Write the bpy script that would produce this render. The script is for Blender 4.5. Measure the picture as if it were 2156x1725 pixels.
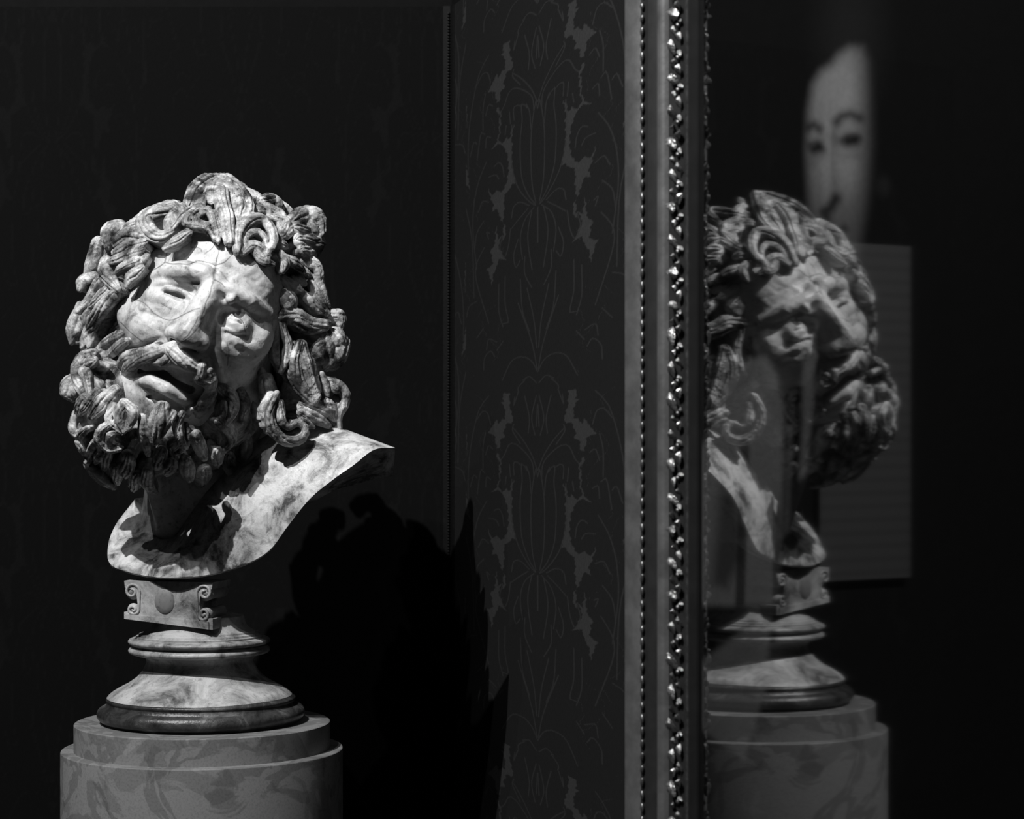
import bpy, bmesh, math, random
import numpy as np
from mathutils import Vector

random.seed(7); np.random.seed(7)
for o in list(bpy.data.objects):
    bpy.data.objects.remove(o)
SC = bpy.context.scene
COL = SC.collection

# ------------------------------------------------------------------ camera
IW, IH = 2156, 1725
F = 4600.0            # focal length in pixels
CX, HZ = 1078.0, 900.0  # principal column, horizon row
D0 = 2.5              # distance to the bust's axis
K = D0 / F            # metres per pixel at the bust
HC = 1.32             # camera height
cam = bpy.data.cameras.new('camera')
cam.sensor_width = 36
cam.lens = F / IW * 36
cam.shift_y = (HZ - IH / 2) / IW
cam.dof.use_dof = True
cam.dof.focus_distance = 2.42
cam.dof.aperture_fstop = 8.0
cam_o = bpy.data.objects.new('camera', cam)
cam_o.location = (0, 0, HC)
cam_o.rotation_euler = (math.pi / 2, 0, 0)
COL.objects.link(cam_o)
SC.camera = cam_o

# ------------------------------------------------------------------ world, lights, exposure
w = bpy.data.worlds.new('world'); SC.world = w
w.use_nodes = True
w.node_tree.nodes['Background'].inputs['Color'].default_value = (0.01, 0.01, 0.01, 1)
w.node_tree.nodes['Background'].inputs['Strength'].default_value = 0.05
SC.view_settings.view_transform = 'Standard'
SC.view_settings.look = 'None'
SC.view_settings.exposure = 0.0
SC.view_settings.gamma = 1.0
SC.view_settings.use_curve_mapping = False

TGT = Vector((-0.30, 2.42, HC + 0.02))
def spot(name, az, el, dist, power, size, blend=0.6, rad=0.03, tgt=TGT):
    a, e = math.radians(az), math.radians(el)
    d = Vector((-math.sin(a) * math.cos(e), -math.cos(a) * math.cos(e), math.sin(e)))
    l = bpy.data.lights.new(name, 'SPOT')
    l.energy = power; l.spot_size = math.radians(size); l.spot_blend = blend
    l.shadow_soft_size = rad
    o = bpy.data.objects.new(name, l)
    o.location = tgt + d * dist
    o.rotation_euler = (-d).to_track_quat('-Z', 'Y').to_euler()
    COL.objects.link(o)
    return o
KEY = spot('track_spot_key', 29, 51, 2.7, 420, 80, 0.5, 0.012)
PICT = spot('track_spot_picture', 38, 47, 2.5, 130, 34, 1.0, 0.02, Vector((0.14, 1.95, HC + 0.36)))
FILL = spot('track_spot_fill', 46, 46, 2.9, 60, 80, 0.5, 0.012)

# ------------------------------------------------------------------ helpers
def unproj(x, y, d=0.0):
    """pixel + depth (pixels towards the viewer from the bust's axis) -> world"""
    Y = D0 - np.asarray(d) * K
    return np.stack([(np.asarray(x) - CX) / F * Y, Y + 0 * np.asarray(x), HC + (HZ - np.asarray(y)) / F * Y], -1)

def link(name, verts, faces, mat, parent=None, base=None, smooth=True):
    verts = np.asarray(verts, dtype=np.float64)
    if base is not None:
        verts = verts - np.asarray(base)
    me = bpy.data.meshes.new(name)
    me.from_pydata(verts.tolist(), [], [list(map(int, f)) for f in faces])
    me.update()
    if smooth:
        me.polygons.foreach_set('use_smooth', np.ones(len(me.polygons), dtype=bool))
    o = bpy.data.objects.new(name, me)
    COL.objects.link(o)
    if mat: me.materials.append(mat)
    if parent: o.parent = parent
    return o

def link_np(name, verts, quads, mat, parent=None, base=None, smooth=True):
    verts = np.asarray(verts, dtype=np.float32)
    if base is not None: verts = verts - np.asarray(base, dtype=np.float32)
    quads = np.asarray(quads, dtype=np.int32)
    me = bpy.data.meshes.new(name)
    me.vertices.add(len(verts)); me.vertices.foreach_set('co', verts.ravel())
    n = quads.shape[1]
    me.loops.add(quads.size); me.loops.foreach_set('vertex_index', quads.ravel())
    me.polygons.add(len(quads))
    me.polygons.foreach_set('loop_start', np.arange(0, quads.size, n, dtype=np.int32))
    me.polygons.foreach_set('use_smooth', np.full(len(quads), smooth))
    me.update(calc_edges=True); me.validate()
    o = bpy.data.objects.new(name, me); COL.objects.link(o)
    if mat: me.materials.append(mat)
    if parent: o.parent = parent
    return o

def empty(name, loc, rz=0):
    o = bpy.data.objects.new(name, None); COL.objects.link(o)
    o.location = loc; o.rotation_euler = (0, 0, rz); o.empty_display_size = 0.05
    return o

def tag(o, label, cat, group=None, kind=None):
    if label: o['label'] = label
    if cat: o['category'] = cat
    if group: o['group'] = group
    if kind: o['kind'] = kind
    return o

def grid_faces(nu, nv, closed_u=False, closed_v=False, off=0):
    fs = []
    for i in range(nu if closed_u else nu - 1):
        for j in range(nv if closed_v else nv - 1):
            a = i * nv + j; b = ((i + 1) % nu) * nv + j
            c = ((i + 1) % nu) * nv + (j + 1) % nv; d = i * nv + (j + 1) % nv
            fs.append((a + off, b + off, c + off, d + off))
    return fs

def catmull(pts, n):
    p = np.asarray(pts, dtype=float)
    if len(p) == 1: p = np.vstack([p, p + 0.01])
    p = np.vstack([2 * p[0] - p[1], p, 2 * p[-1] - p[-2]])
    seg = np.linalg.norm(np.diff(p[1:-1, :3], axis=0), axis=1); s = np.concatenate([[0], np.cumsum(seg)])
    t = np.linspace(0, s[-1], n); out = []
    for x in t:
        i = min(int(np.searchsorted(s, x, 'right') - 1), len(seg) - 1)
        u = (x - s[i]) / max(seg[i], 1e-9)
        a, b, c, d = p[i], p[i + 1], p[i + 2], p[i + 3]
        out.append(0.5 * ((2 * b) + (-a + c) * u + (2 * a - 5 * b + 4 * c - d) * u * u + (-a + 3 * b - 3 * c + d) * u ** 3))
    return np.array(out)

# ------------------------------------------------------------------ materials
def nt(name):
    m = bpy.data.materials.new(name); m.use_nodes = True
    t = m.node_tree
    return m, t, t.nodes, t.links, t.nodes['Principled BSDF']

def g(v): return (v, v, v, 1)

def ramp(N, L, src, stops):
    r = N.new('ShaderNodeValToRGB')
    e = r.color_ramp.elements
    e[0].position, e[0].color = stops[0][0], g(stops[0][1])
    e[1].position, e[1].color = stops[-1][0], g(stops[-1][1])
    for p, v in stops[1:-1]:
        x = e.new(p); x.color = g(v)
    L.new(src, r.inputs['Fac'])
    return r.outputs['Color']

def noise(N, L, co, scale, detail=5, rough=0.6, dist=0.0, stretch=None):
    if stretch:
        mp = N.new('ShaderNodeMapping'); mp.inputs['Scale'].default_value = stretch
        L.new(co, mp.inputs['Vector']); co = mp.outputs['Vector']
    n = N.new('ShaderNodeTexNoise')
    n.inputs['Scale'].default_value = scale; n.inputs['Detail'].default_value = detail
    n.inputs['Roughness'].default_value = rough; n.inputs['Distortion'].default_value = dist
    L.new(co, n.inputs['Vector'])
    return n.outputs['Fac']

def mul(N, L, a, b):
    m = N.new('ShaderNodeMix'); m.data_type = 'RGBA'; m.blend_type = 'MULTIPLY'
    m.inputs['Factor'].default_value = 1
    L.new(a, m.inputs['A']); L.new(b, m.inputs['B'])
    return m.outputs['Result']

def coord(N): return N.new('ShaderNodeTexCoord').outputs['Object']

def patina(name, light, mid, dark, lo, hi, rough=0.42, scale=22, bump=0.35, cracks=False, spec=0.4):
    m, t, N, L, B = nt(name)
    co = coord(N)
    n1 = noise(N, L, co, scale, 8, 0.68, 0.6)
    c = ramp(N, L, n1, [(lo, dark), ((lo + hi) / 2, mid), (hi, light)])
    n2 = noise(N, L, co, scale * 7, 6, 0.7)
    c = mul(N, L, c, ramp(N, L, n2, [(0.30, 0.45), (0.46, 0.93), (0.7, 1.0)]))
    n3 = noise(N, L, co, 6, 3, 0.5, 0.3)
    c = mul(N, L, c, ramp(N, L, n3, [(0.3, 0.72), (0.6, 1.0)]))
    if cracks:
        at = N.new('ShaderNodeAttribute'); at.attribute_name = 'wear'
        c = mul(N, L, c, at.outputs['Color'])
    L.new(c, B.inputs['Base Color'])
    B.inputs['Roughness'].default_value = rough
    B.inputs['Specular IOR Level'].default_value = spec
    bp = N.new('ShaderNodeBump'); bp.inputs['Strength'].default_value = bump; bp.inputs['Distance'].default_value = 0.002
    nb = noise(N, L, co, 160, 6, 0.65)
    nb2 = noise(N, L, co, 45, 4, 0.6)
    ad = N.new('ShaderNodeMath'); ad.operation = 'ADD'
    L.new(nb, ad.inputs[0]); L.new(nb2, ad.inputs[1])
    L.new(ad.outputs[0], bp.inputs['Height']); L.new(bp.outputs['Normal'], B.inputs['Normal'])
    return m

M = {}
M['face'] = patina('aged_plaster_face', 0.72, 0.55, 0.19, 0.33, 0.57, bump=0.3, cracks=True)
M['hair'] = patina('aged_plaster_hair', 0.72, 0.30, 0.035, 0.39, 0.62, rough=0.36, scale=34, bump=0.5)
M['chest'] = patina('aged_plaster_chest', 0.66, 0.42, 0.075, 0.38, 0.58, scale=26, bump=0.35)
M['socle'] = patina('aged_plaster_socle', 0.50, 0.32, 0.07, 0.36, 0.62, scale=20, bump=0.35)
M['torus'] = patina('darkened_plaster_base', 0.18, 0.055, 0.02, 0.40, 0.72, rough=0.3, scale=26, bump=0.4)
M['label'] = patina('grey_cartouche', 0.22, 0.20, 0.17, 0.3, 0.6, rough=0.6, bump=0.1)

def marble(name, a, b):
    m, t, N, L, B = nt(name)
    co = coord(N)
    n1 = noise(N, L, co, 9, 4, 0.55, 1.2)
    c = ramp(N, L, n1, [(0.46, a), (0.475, b), (0.53, b), (0.545, a)])
    n2 = noise(N, L, co, 14, 5, 0.6, 1.5)
    c = mul(N, L, c, ramp(N, L, n2, [(0.40, 0.78), (0.43, 1.0), (0.62, 1.0), (0.66, 1.18)]))
    n3 = noise(N, L, co, 420, 3, 0.7)
    c = mul(N, L, c, ramp(N, L, n3, [(0.3, 0.75), (0.55, 1.0)]))
    L.new(c, B.inputs['Base Color'])
    B.inputs['Roughness'].default_value = 0.55
    B.inputs['Specular IOR Level'].default_value = 0.3
    return m
M['marble'] = marble('brecciated_stone', 0.185, 0.13)

def damask(name, fig, ground, line, sheen, rough):
    m, t, N, L, B = nt(name)
    at = N.new('ShaderNodeAttribute'); at.attribute_name = 'damask'
    sep = N.new('ShaderNodeSeparateColor'); L.new(at.outputs['Color'], sep.inputs[0])
    mx = N.new('ShaderNodeMix'); mx.data_type = 'RGBA'
    mx.inputs['A'].default_value = g(fig); mx.inputs['B'].default_value = g(ground)
    L.new(sep.outputs[0], mx.inputs['Factor'])
    mx2 = N.new('ShaderNodeMix'); mx2.data_type = 'RGBA'
    L.new(mx.outputs['Result'], mx2.inputs['A']); mx2.inputs['B'].default_value = g(line)
    L.new(sep.outputs[1], mx2.inputs['Factor'])
    co = coord(N)
    nz = noise(N, L, co, 700, 2, 0.5, 0, (1, 1, 0.35))
    c = mul(N, L, mx2.outputs['Result'], ramp(N, L, nz, [(0.3, 0.8), (0.7, 1.12)]))
    L.new(c, B.inputs['Base Color'])
    B.inputs['Roughness'].default_value = rough
    B.inputs['Specular IOR Level'].default_value = 0.12
    B.inputs['Sheen Weight'].default_value = sheen
    B.inputs['Sheen Roughness'].default_value = 0.4
    bp = N.new('ShaderNodeBump'); bp.inputs['Strength'].default_value = 0.15; bp.inputs['Distance'].default_value = 0.0008
    L.new(nz, bp.inputs['Height']); L.new(bp.outputs['Normal'], B.inputs['Normal'])
    return m
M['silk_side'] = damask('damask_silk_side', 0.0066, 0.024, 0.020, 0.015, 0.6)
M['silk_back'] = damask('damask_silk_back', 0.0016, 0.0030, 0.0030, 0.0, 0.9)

def plain(name, v, rough=0.5, metal=0.0, spec=0.4, var=0.25, scale=60, bump=0.0):
    m, t, N, L, B = nt(name)
    co = coord(N)
    n1 = noise(N, L, co, scale, 4, 0.6)
    c = ramp(N, L, n1, [(0.3, v * (1 - var)), (0.7, v * (1 + var))])
    L.new(c, B.inputs['Base Color'])
    B.inputs['Roughness'].default_value = rough; B.inputs['Metallic'].default_value = metal
    B.inputs['Specular IOR Level'].default_value = spec
    if bump:
        bp = N.new('ShaderNodeBump'); bp.inputs['Strength'].default_value = bump; bp.inputs['Distance'].default_value = 0.002
        L.new(n1, bp.inputs['Height']); L.new(bp.outputs['Normal'], B.inputs['Normal'])
    return m
M['gilt'] = plain('worn_gilding', 0.115, 0.5, 0.6, 0.4, 0.3, 40, 0.3)
M['gilt_dark'] = plain('tarnished_gilding', 0.22, 0.22, 0.9, 0.5, 0.5, 120, 0.6)
M['leaf_gilt'] = plain('bright_carved_gilding', 0.30, 0.28, 0.9, 0.5, 0.5, 200, 0.8)
M['bead_gilt'] = plain('dull_bead_gilding', 0.12, 0.35, 0.8, 0.5, 0.4, 200, 0.3)
M['black'] = plain('blackened_wood', 0.012, 0.6, 0, 0.2)
M['floor'] = plain('dark_floor', 0.02, 0.5, 0, 0.3, 0.3, 8)
M['dark_wall'] = plain('dark_wall_cloth', 0.002, 0.8, 0, 0.1)
M['braid'] = plain('dark_braid', 0.0028, 0.6, 0.0, 0.15, 0.5, 300)

# ------------------------------------------------------------------ plan of the room
AX = np.array([(427 - CX) * K, D0])                     # the bust's axis in plan
RATIO = 1.075                                          # distance of its mirror image over its own
MX = 1592.0
IM = np.array([(MX - CX) / F * D0 * RATIO, D0 * RATIO])
nrm = (IM - AX) / np.linalg.norm(IM - AX)               # into the side wall
MID = (IM + AX) / 2
dr = np.array([-nrm[1], nrm[0]])                        # along the wall, away from the camera
WALL_OFF = 0.022                                       # glass stands this far off the cloth
def on_plane(px, off=0.0):
    """s along the plane (glass plane + off) where the sight line of column px meets it"""
    k = (px - CX) / F
    p0 = MID + nrm * off
    return (k * p0[1] - p0[0]) / (dr[0] - k * dr[1])
def pl(s, h=0.0):
    """plan point at s along the glass plane, h out of it towards the room"""
    return MID + dr * s - nrm * h
S_CORNER = on_plane(951, WALL_OFF)
CORNER = MID + nrm * WALL_OFF + dr * S_CORNER
BY = CORNER[1]                                          # back wall depth
CEIL = 4.2
# ------------------------------------------------------------------ damask drawing
def seg_dist(A, Bc, pts):
    d = np.full(A.shape, 1e9)
    for (x0, y0), (x1, y1) in zip(pts[:-1], pts[1:]):
        dx, dy = x1 - x0, y1 - y0
        t = np.clip(((A - x0) * dx + (Bc - y0) * dy) / (dx * dx + dy * dy + 1e-9), 0, 1)
        d = np.minimum(d, np.hypot(A - x0 - t * dx, Bc - y0 - t * dy))
    return d

def sm(x, a, b):
    t = np.clip((x - a) / (b - a), 0, 1); return t * t * (3 - 2 * t)

def dl(*q): return [(926 + x * 0.488 - 1128, y * 0.488) for x, y in q]
LINES = [
    [(4, 172), (10, 205), (14, 250), (14, 310), (11, 360), (4, 397)], [(4, 172), (0, 190)],
    [(22, 178), (30, 164), (35, 166), (33, 200), (37, 240), (37, 290), (33, 335), (20, 375), (4, 403)],
    [(36, 166), (45, 160), (52, 164), (51, 190)], [(56, 200), (58, 250), (54, 305), (42, 350), (20, 388), (5, 404)],
    [(14, 230), (17, 190), (24, 168)],
    dl((415, 360), (440, 290), (480, 220), (520, 170)), dl((430, 400), (440, 320), (500, 250), (540, 245), (565, 300), (590, 330)),
    dl((420, 20), (440, 120), (425, 200)), dl((470, 20), (450, 120), (455, 190)), dl((500, 0), (520, 60), (515, 20)), dl((415, 60), (420, 160)),
    dl((520, 150), (525, 180), (490, 240)), dl((540, 340), (535, 400)), dl((555, 400), (560, 440)),
    dl((430, 835), (470, 880), (490, 960), (480, 1060)), dl((450, 820), (490, 790), (520, 800), (530, 850)), dl((455, 830), (500, 870), (530, 900)),
    dl((415, 840), (415, 1000)), dl((440, 850), (455, 930), (455, 1000), (438, 1120)), dl((500, 960), (520, 1030), (510, 1090), (490, 1060)),
    dl((535, 900), (545, 980), (565, 1030), (585, 980), (572, 920)), dl((470, 1050), (470, 1130), (440, 1200)), dl((418, 1480), (430, 1350), (460, 1200)),
    dl((490, 1150), (480, 1300), (450, 1400)), dl((560, 1120), (560, 1250), (545, 1340), (570, 1345)), dl((590, 1150), (590, 1280), (570, 1360)),
    dl((416, 1580), (440, 1450), (500, 1260)), dl((415, 1590), (440, 1540), (480, 1515), (530, 1530), (575, 1620)), dl((420, 1640), (450, 1610), (480, 1625)),
    dl((650, 530), (690, 610), (715, 720), (720, 860), (700, 1050)), dl((565, 640), (572, 590), (590, 560), (612, 570)), dl((590, 640), (605, 615), (640, 612)),
    dl((640, 735), (670, 720), (692, 765)), dl((665, 820), (700, 870), (712, 960)), dl((660, 950), (700, 1020), (702, 1110), (640, 1330)), dl((700, 1210), (740, 1230), (755, 1280)),
    dl((665, 1350), (700, 1395)), dl((715, 1190), (725, 900), (765, 690)), dl((770, 100), (757, 310)), dl((640, 10), (690, 80), (730, 250), (745, 400), (745, 560)),
    dl((630, 150), (645, 95), (670, 85), (700, 125)), dl((620, 270), (640, 255), (655, 300)), dl((655, 190), (668, 260), (668, 370)), dl((630, 420), (650, 410), (655, 460)),
    dl((660, 390), (680, 380), (698, 500)), dl((700, 420), (715, 405), (735, 470)), dl((635, 890), (650, 880), (640, 915)), dl((600, 1430), (640, 1410), (650, 1460)),
    dl((610, 1500), (630, 1470), (660, 1500), (665, 1560)), dl((570, 1430), (600, 1470)), dl((470, 1625), (500, 1660), (490, 1700)),
]
def cut(*q): return [(900 + x * 0.3247 - 1132, y * 0.3247) for x, y in q]
GROUND = [
    cut((905, 0), (950, 0), (945, 60), (965, 70), (940, 90), (930, 160), (940, 190), (960, 190), (975, 230), (1000, 190), (1010, 220), (1040, 250), (1055, 290), (1030, 290),
        (1005, 320), (1000, 370), (990, 400), (975, 400), (965, 330), (940, 320), (945, 270), (920, 210), (900, 210), (885, 220), (880, 170), (900, 110)),
    cut((1000, 440), (985, 480), (970, 500), (978, 560), (975, 620), (990, 680), (1030, 720), (985, 705), (960, 720), (930, 770), (915, 820), (908, 920), (918, 990), (940, 1050),
        (970, 1070), (990, 1040), (1030, 1060), (1060, 1000), (1035, 1085), (1015, 1140), (1030, 1180), (1000, 1170), (975, 1220), (965, 1270), (950, 1285), (945, 1230), (940, 1180),
        (945, 1130), (935, 1090), (905, 1060), (880, 1035), (862, 1045), (870, 1000), (884, 930), (890, 850), (884, 760), (892, 715), (880, 660), (872, 620), (890, 650), (900, 700), (915, 700), (925, 680),
        (950, 720), (985, 690), (972, 640), (965, 560), (965, 480), (990, 440)),
    cut((955, 1380), (985, 1410), (998, 1300), (1005, 1420), (1040, 1470), (1030, 1500), (1022, 1560), (1040, 1585), (1065, 1600), (1045, 1650), (1030, 1720), (1020, 1640), (990, 1590), (985, 1545),
        (930, 1565), (960, 1510), (985, 1450)),
    cut((930, 1330), (945, 1300), (950, 1420), (935, 1400)), cut((585, 30), (630, 10), (640, 80), (655, 110), (620, 130), (605, 160), (590, 120), (600, 80)),
    cut((1240, 180), (1232, 330), (1218, 470), (1228, 300)), cut((1215, 850), (1240, 700), (1245, 860), (1200, 960)),
]

def damask_field(a, b, fine=True):
    """a, b: drawing coordinates (the drawing is mirrored and repeats) -> ground 0..1, line 0..1"""
    P, Q = 336.0, 820.0
    k = np.floor((a + P / 2) / P)
    a = np.abs((a + P / 2) % P - P / 2)
    b = (b + (k % 2) * Q / 2) % Q
    wa = a + 1.2 * np.sin(b * 0.31 + 1.3) + 0.8 * np.sin(b * 0.63 + a * 0.2)
    wb = b + 1.2 * np.sin(a * 0.17)
    gd = np.full(a.shape, 1e9)
    for ln in GROUND:
        d = seg_dist(wa, wb, ln + [ln[0]]); ins = np.zeros(a.shape, bool)
        for (x0, y0), (x1, y1) in zip(ln, ln[1:] + [ln[0]]):
            ins ^= ((y0 > wb) != (y1 > wb)) & (wa < (x1 - x0) * (wb - y0) / (y1 - y0 + 1e-9) + x0)
        gd = np.minimum(gd, np.where(ins, -d, d))
    ld = np.full(a.shape, 1e9)
    for ln in LINES:
        ln2 = catmull(ln, 3 * len(ln)) if len(ln) > 2 else np.array(ln, float)
        ld = np.minimum(ld, seg_dist(a, b, [tuple(q) for q in ln2]))
    # scalloped leaf edges between the scrolls
    lobes = np.abs(np.sin(wa * 0.085 + 1.6 * np.sin(wb * 0.045)) + 0.8 * np.sin(wb * 0.052 + 0.8 * np.sin(wa * 0.06)))
    ld = np.minimum(ld, np.where((a > 76) & (np.sin(wa * 0.05 + wb * 0.023) > -0.2), lobes * 60, 1e9))
    return 1 - sm(gd, -0.8, 1.2), 0.75 * (1 - sm(ld, 0.5, 1.7))

def wall_cloth(name, org, du, ulen, z0, z1, step_u, step_z, fu, fz, mat):
    nu, nv = int(ulen / step_u) + 1, int((z1 - z0) / step_z) + 1
    U, Z = np.meshgrid(np.linspace(0, ulen, nu), np.linspace(z0, z1, nv), indexing='ij')
    V = np.stack([org[0] + du[0] * U, org[1] + du[1] * U, Z], -1).reshape(-1, 3)
    idx = np.arange(nu * nv).reshape(nu, nv)
    q = np.stack([idx[:-1, :-1], idx[1:, :-1], idx[1:, 1:], idx[:-1, 1:]], -1).reshape(-1, 4)
    o = link_np(name, V, q, mat, smooth=False)
    gr, li = damask_field(fu(U), fz(Z))
    colr = np.zeros((nu * nv, 4), dtype=np.float32); colr[:, 0] = gr.ravel(); colr[:, 1] = li.ravel(); colr[:, 3] = 1
    at = o.data.color_attributes.new('damask', 'FLOAT_COLOR', 'POINT')
    at.data.foreach_set('color', colr.ravel())
    tag(o, None, None, kind='structure')
    return o

# side wall: fine cloth where it shows, the rest plain around it
s0 = on_plane(1132, WALL_OFF)
ZV0, ZV1 = HC - 0.55, HC + 0.55
def pt(s, off): return MID + nrm * off + dr * s
s_near = on_plane(1330, WALL_OFF) - 0.05
o_side = pt(S_CORNER, WALL_OFF)
wall_cloth('wall_right', o_side, -dr, S_CORNER - s_near, ZV0, ZV1, 0.0018, 0.0011,
           lambda U: (s0 - (S_CORNER - U)) / 0.0019 * -1 * -1, lambda Z: (HC - Z) / 0.00051 + 900, M['silk_side'])
def slab(name, p0, p1, z0, z1, thick_dir, th, mat, kind='structure'):
    p0, p1, t = np.asarray(p0), np.asarray(p1), np.asarray(thick_dir) * th
    vs = []
    for z in (z0, z1):
        for p in (p0, p1, p1 + t, p0 + t): vs.append((p[0], p[1], z))
    fs = [(0, 1, 2, 3), (4, 7, 6, 5), (0, 4, 5, 1), (1, 5, 6, 2), (2, 6, 7, 3), (3, 7, 4, 0)]
    o = link(name, vs, fs, mat, smooth=False)
    if kind: o['kind'] = kind
    return o
s_end = on_plane(4000, WALL_OFF)
P_near = pt(s_near, WALL_OFF + 0.0); P_far = pt(S_CORNER, WALL_OFF)
P_cam = MID + nrm * WALL_OFF + dr * (-6.0)
slab('wall_right_upper', P_far, P_near, ZV1, CEIL, nrm, 0.08, M['dark_wall'])
slab('wall_right_lower', P_far, P_near, 0, ZV0, nrm, 0.08, M['dark_wall'])
slab('wall_right_near', P_near, P_cam, 0, CEIL, nrm, 0.08, M['dark_wall'])
# back wall
BX0 = -1.02
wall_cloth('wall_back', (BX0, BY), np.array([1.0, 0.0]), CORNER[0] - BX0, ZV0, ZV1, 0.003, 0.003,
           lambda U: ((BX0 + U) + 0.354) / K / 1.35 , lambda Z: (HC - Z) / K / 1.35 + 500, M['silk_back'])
slab('wall_back_upper', (-4.0, BY), (CORNER[0], BY), ZV1, CEIL, (0, 1), 0.08, M['dark_wall'])
slab('wall_back_lower', (-4.0, BY), (CORNER[0], BY), 0, ZV0, (0, 1), 0.08, M['dark_wall'])
slab('wall_back_left', (-4.0, BY), (BX0, BY), ZV0, ZV1, (0, 1), 0.08, M['dark_wall'])
slab('wall_left', (-4.0, -3.2), (-4.0, BY), 0, CEIL, (-1, 0), 0.08, M['dark_wall'])
slab('wall_front', (-4.0, -3.2), (P_cam[0] + 0.1, -3.2), 0, CEIL, (0, -1), 0.08, M['dark_wall'])
fl = link('floor', [(-4.1, -3.3, 0), (2.2, -3.3, 0), (2.2, BY + .1, 0), (-4.1, BY + .1, 0)], [(0, 1, 2, 3)], M['floor'], smooth=False)
fl['kind'] = 'structure'
ce = link('ceiling', [(-4.1, -3.3, CEIL), (2.2, -3.3, CEIL), (2.2, BY + .1, CEIL), (-4.1, BY + .1, CEIL)], [(3, 2, 1, 0)], M['dark_wall'], smooth=False)
ce['kind'] = 'structure'

# braid along the corner
def box_verts(c, u, v, wv, hu, hv, hw):
    c, u, v, wv = map(np.asarray, (c, u, v, wv))
    vs = [c + u * hu * a + v * hv * b + wv * hw * d for d in (-1, 1) for a, b in ((-1, -1), (1, -1), (1, 1), (-1, 1))]
    return vs, [(3, 2, 1, 0), (4, 5, 6, 7), (0, 1, 5, 4), (1, 2, 6, 5), (2, 3, 7, 6), (3, 0, 4, 7)]
def v3(p, z): return np.array([p[0], p[1], z])
N3 = np.array([nrm[0], nrm[1], 0]); D3 = np.array([dr[0], dr[1], 0]); Z3 = np.array([0, 0, 1.0])
vs, fs = box_verts(v3((CORNER[0] - 0.0055, BY - 0.002), HC), (1, 0, 0), (0, 1, 0), Z3, 0.0055, 0.002, 0.55)
tr = link('trim_1', vs, fs, M['braid'], smooth=False); tr['kind'] = 'structure'
vs, fs = box_verts(v3(pt(S_CORNER - 0.009, WALL_OFF - 0.0015), HC), D3, N3, Z3, 0.007, 0.0015, 0.55)
tr2 = link('trim_2', vs, fs, M['braid'], smooth=False); tr2['kind'] = 'structure'

def sphere_mesh(name, seg=8, rings=6, scale=(1, 1, 1)):
    bm = bmesh.new(); bmesh.ops.create_uvsphere(bm, u_segments=seg, v_segments=rings, radius=1)
    bmesh.ops.scale(bm, vec=scale, verts=bm.verts)
    for f in bm.faces: f.smooth = True
    me = bpy.data.meshes.new(name); bm.to_mesh(me); bm.free()
    return me
bm = bmesh.new()
for i in range(280):
    z = HC - 0.548 + i * 0.0039
    p = v3((CORNER[0] - 0.004, BY - 0.005), z)
    r = bmesh.ops.create_icosphere(bm, subdivisions=1, radius=0.0018)
    bmesh.ops.translate(bm, vec=p, verts=r['verts'])
me = bpy.data.meshes.new('braid_beads'); bm.to_mesh(me); bm.free()
me.materials.append(M['braid'])
bb = bpy.data.objects.new('braid_beads', me); COL.objects.link(bb); bb.parent = tr; bb['kind'] = 'stuff'

# ------------------------------------------------------------------ pedestal
BASE = unproj(427, 1519, 0)            # centre of the pedestal's top
def lathe(name, prof, cx, mat, parent, base, seg=128, caps=True):
    """prof: (radius px, row px) at the axis"""
    c = unproj(cx, 1519, 0)
    th = np.linspace(0, 2 * np.pi, seg, endpoint=False)
    vs = []
    for r, y in prof:
        z = HC + (HZ - y) * K
        vs.append(np.stack([c[0] + r * K * np.cos(th), c[1] + r * K * np.sin(th), np.full(seg, z)], -1))
    vs = np.concatenate(vs)
    fs = [tuple(reversed(f)) for f in grid_faces(len(prof), seg, False, True)]
    if caps:
        fs.append(tuple(range(seg))[::1]); n = (len(prof) - 1) * seg
        fs.append(tuple(n + i for i in reversed(range(seg))))
    o = link(name, vs, fs, mat, parent, base)
    md = o.modifiers.new('crisp', 'EDGE_SPLIT'); md.split_angle = math.radians(32)
    return o
def arc(cx, cy, rx, ry, a0, a1, n):
    return [(cx + rx * math.cos(math.radians(a)), cy - ry * math.sin(math.radians(a))) for a in np.linspace(a0, a1, n)]

PED_BASE = np.array([BASE[0], BASE[1], 0.0])
ped = empty('display_pedestal', PED_BASE)
tag(ped, 'round mottled stone pedestal with stepped top carrying the bearded bust', 'pedestal')
FLOOR_Y = HZ + HC / K
cap = lathe('cap_disc', [(250, 1519), (262, 1519), (265.5, 1519.7), (266.8, 1520.8), (267, 1523), (267, 1576)], 427, M['marble'], ped, PED_BASE)
drum = lathe('drum', [(285, 1575), (292.4, 1575.6), (293.6, 1576.8), (294, 1579), (294, 1800), (294, 2400), (294, FLOOR_Y)], 427, M['marble'], ped, PED_BASE)

# ------------------------------------------------------------------ the bust
bust = empty('bust_sculpture', BASE)
tag(bust, 'aged plaster bust of a bearded man with thick curls and tilted head on pedestal', 'bust')

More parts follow.
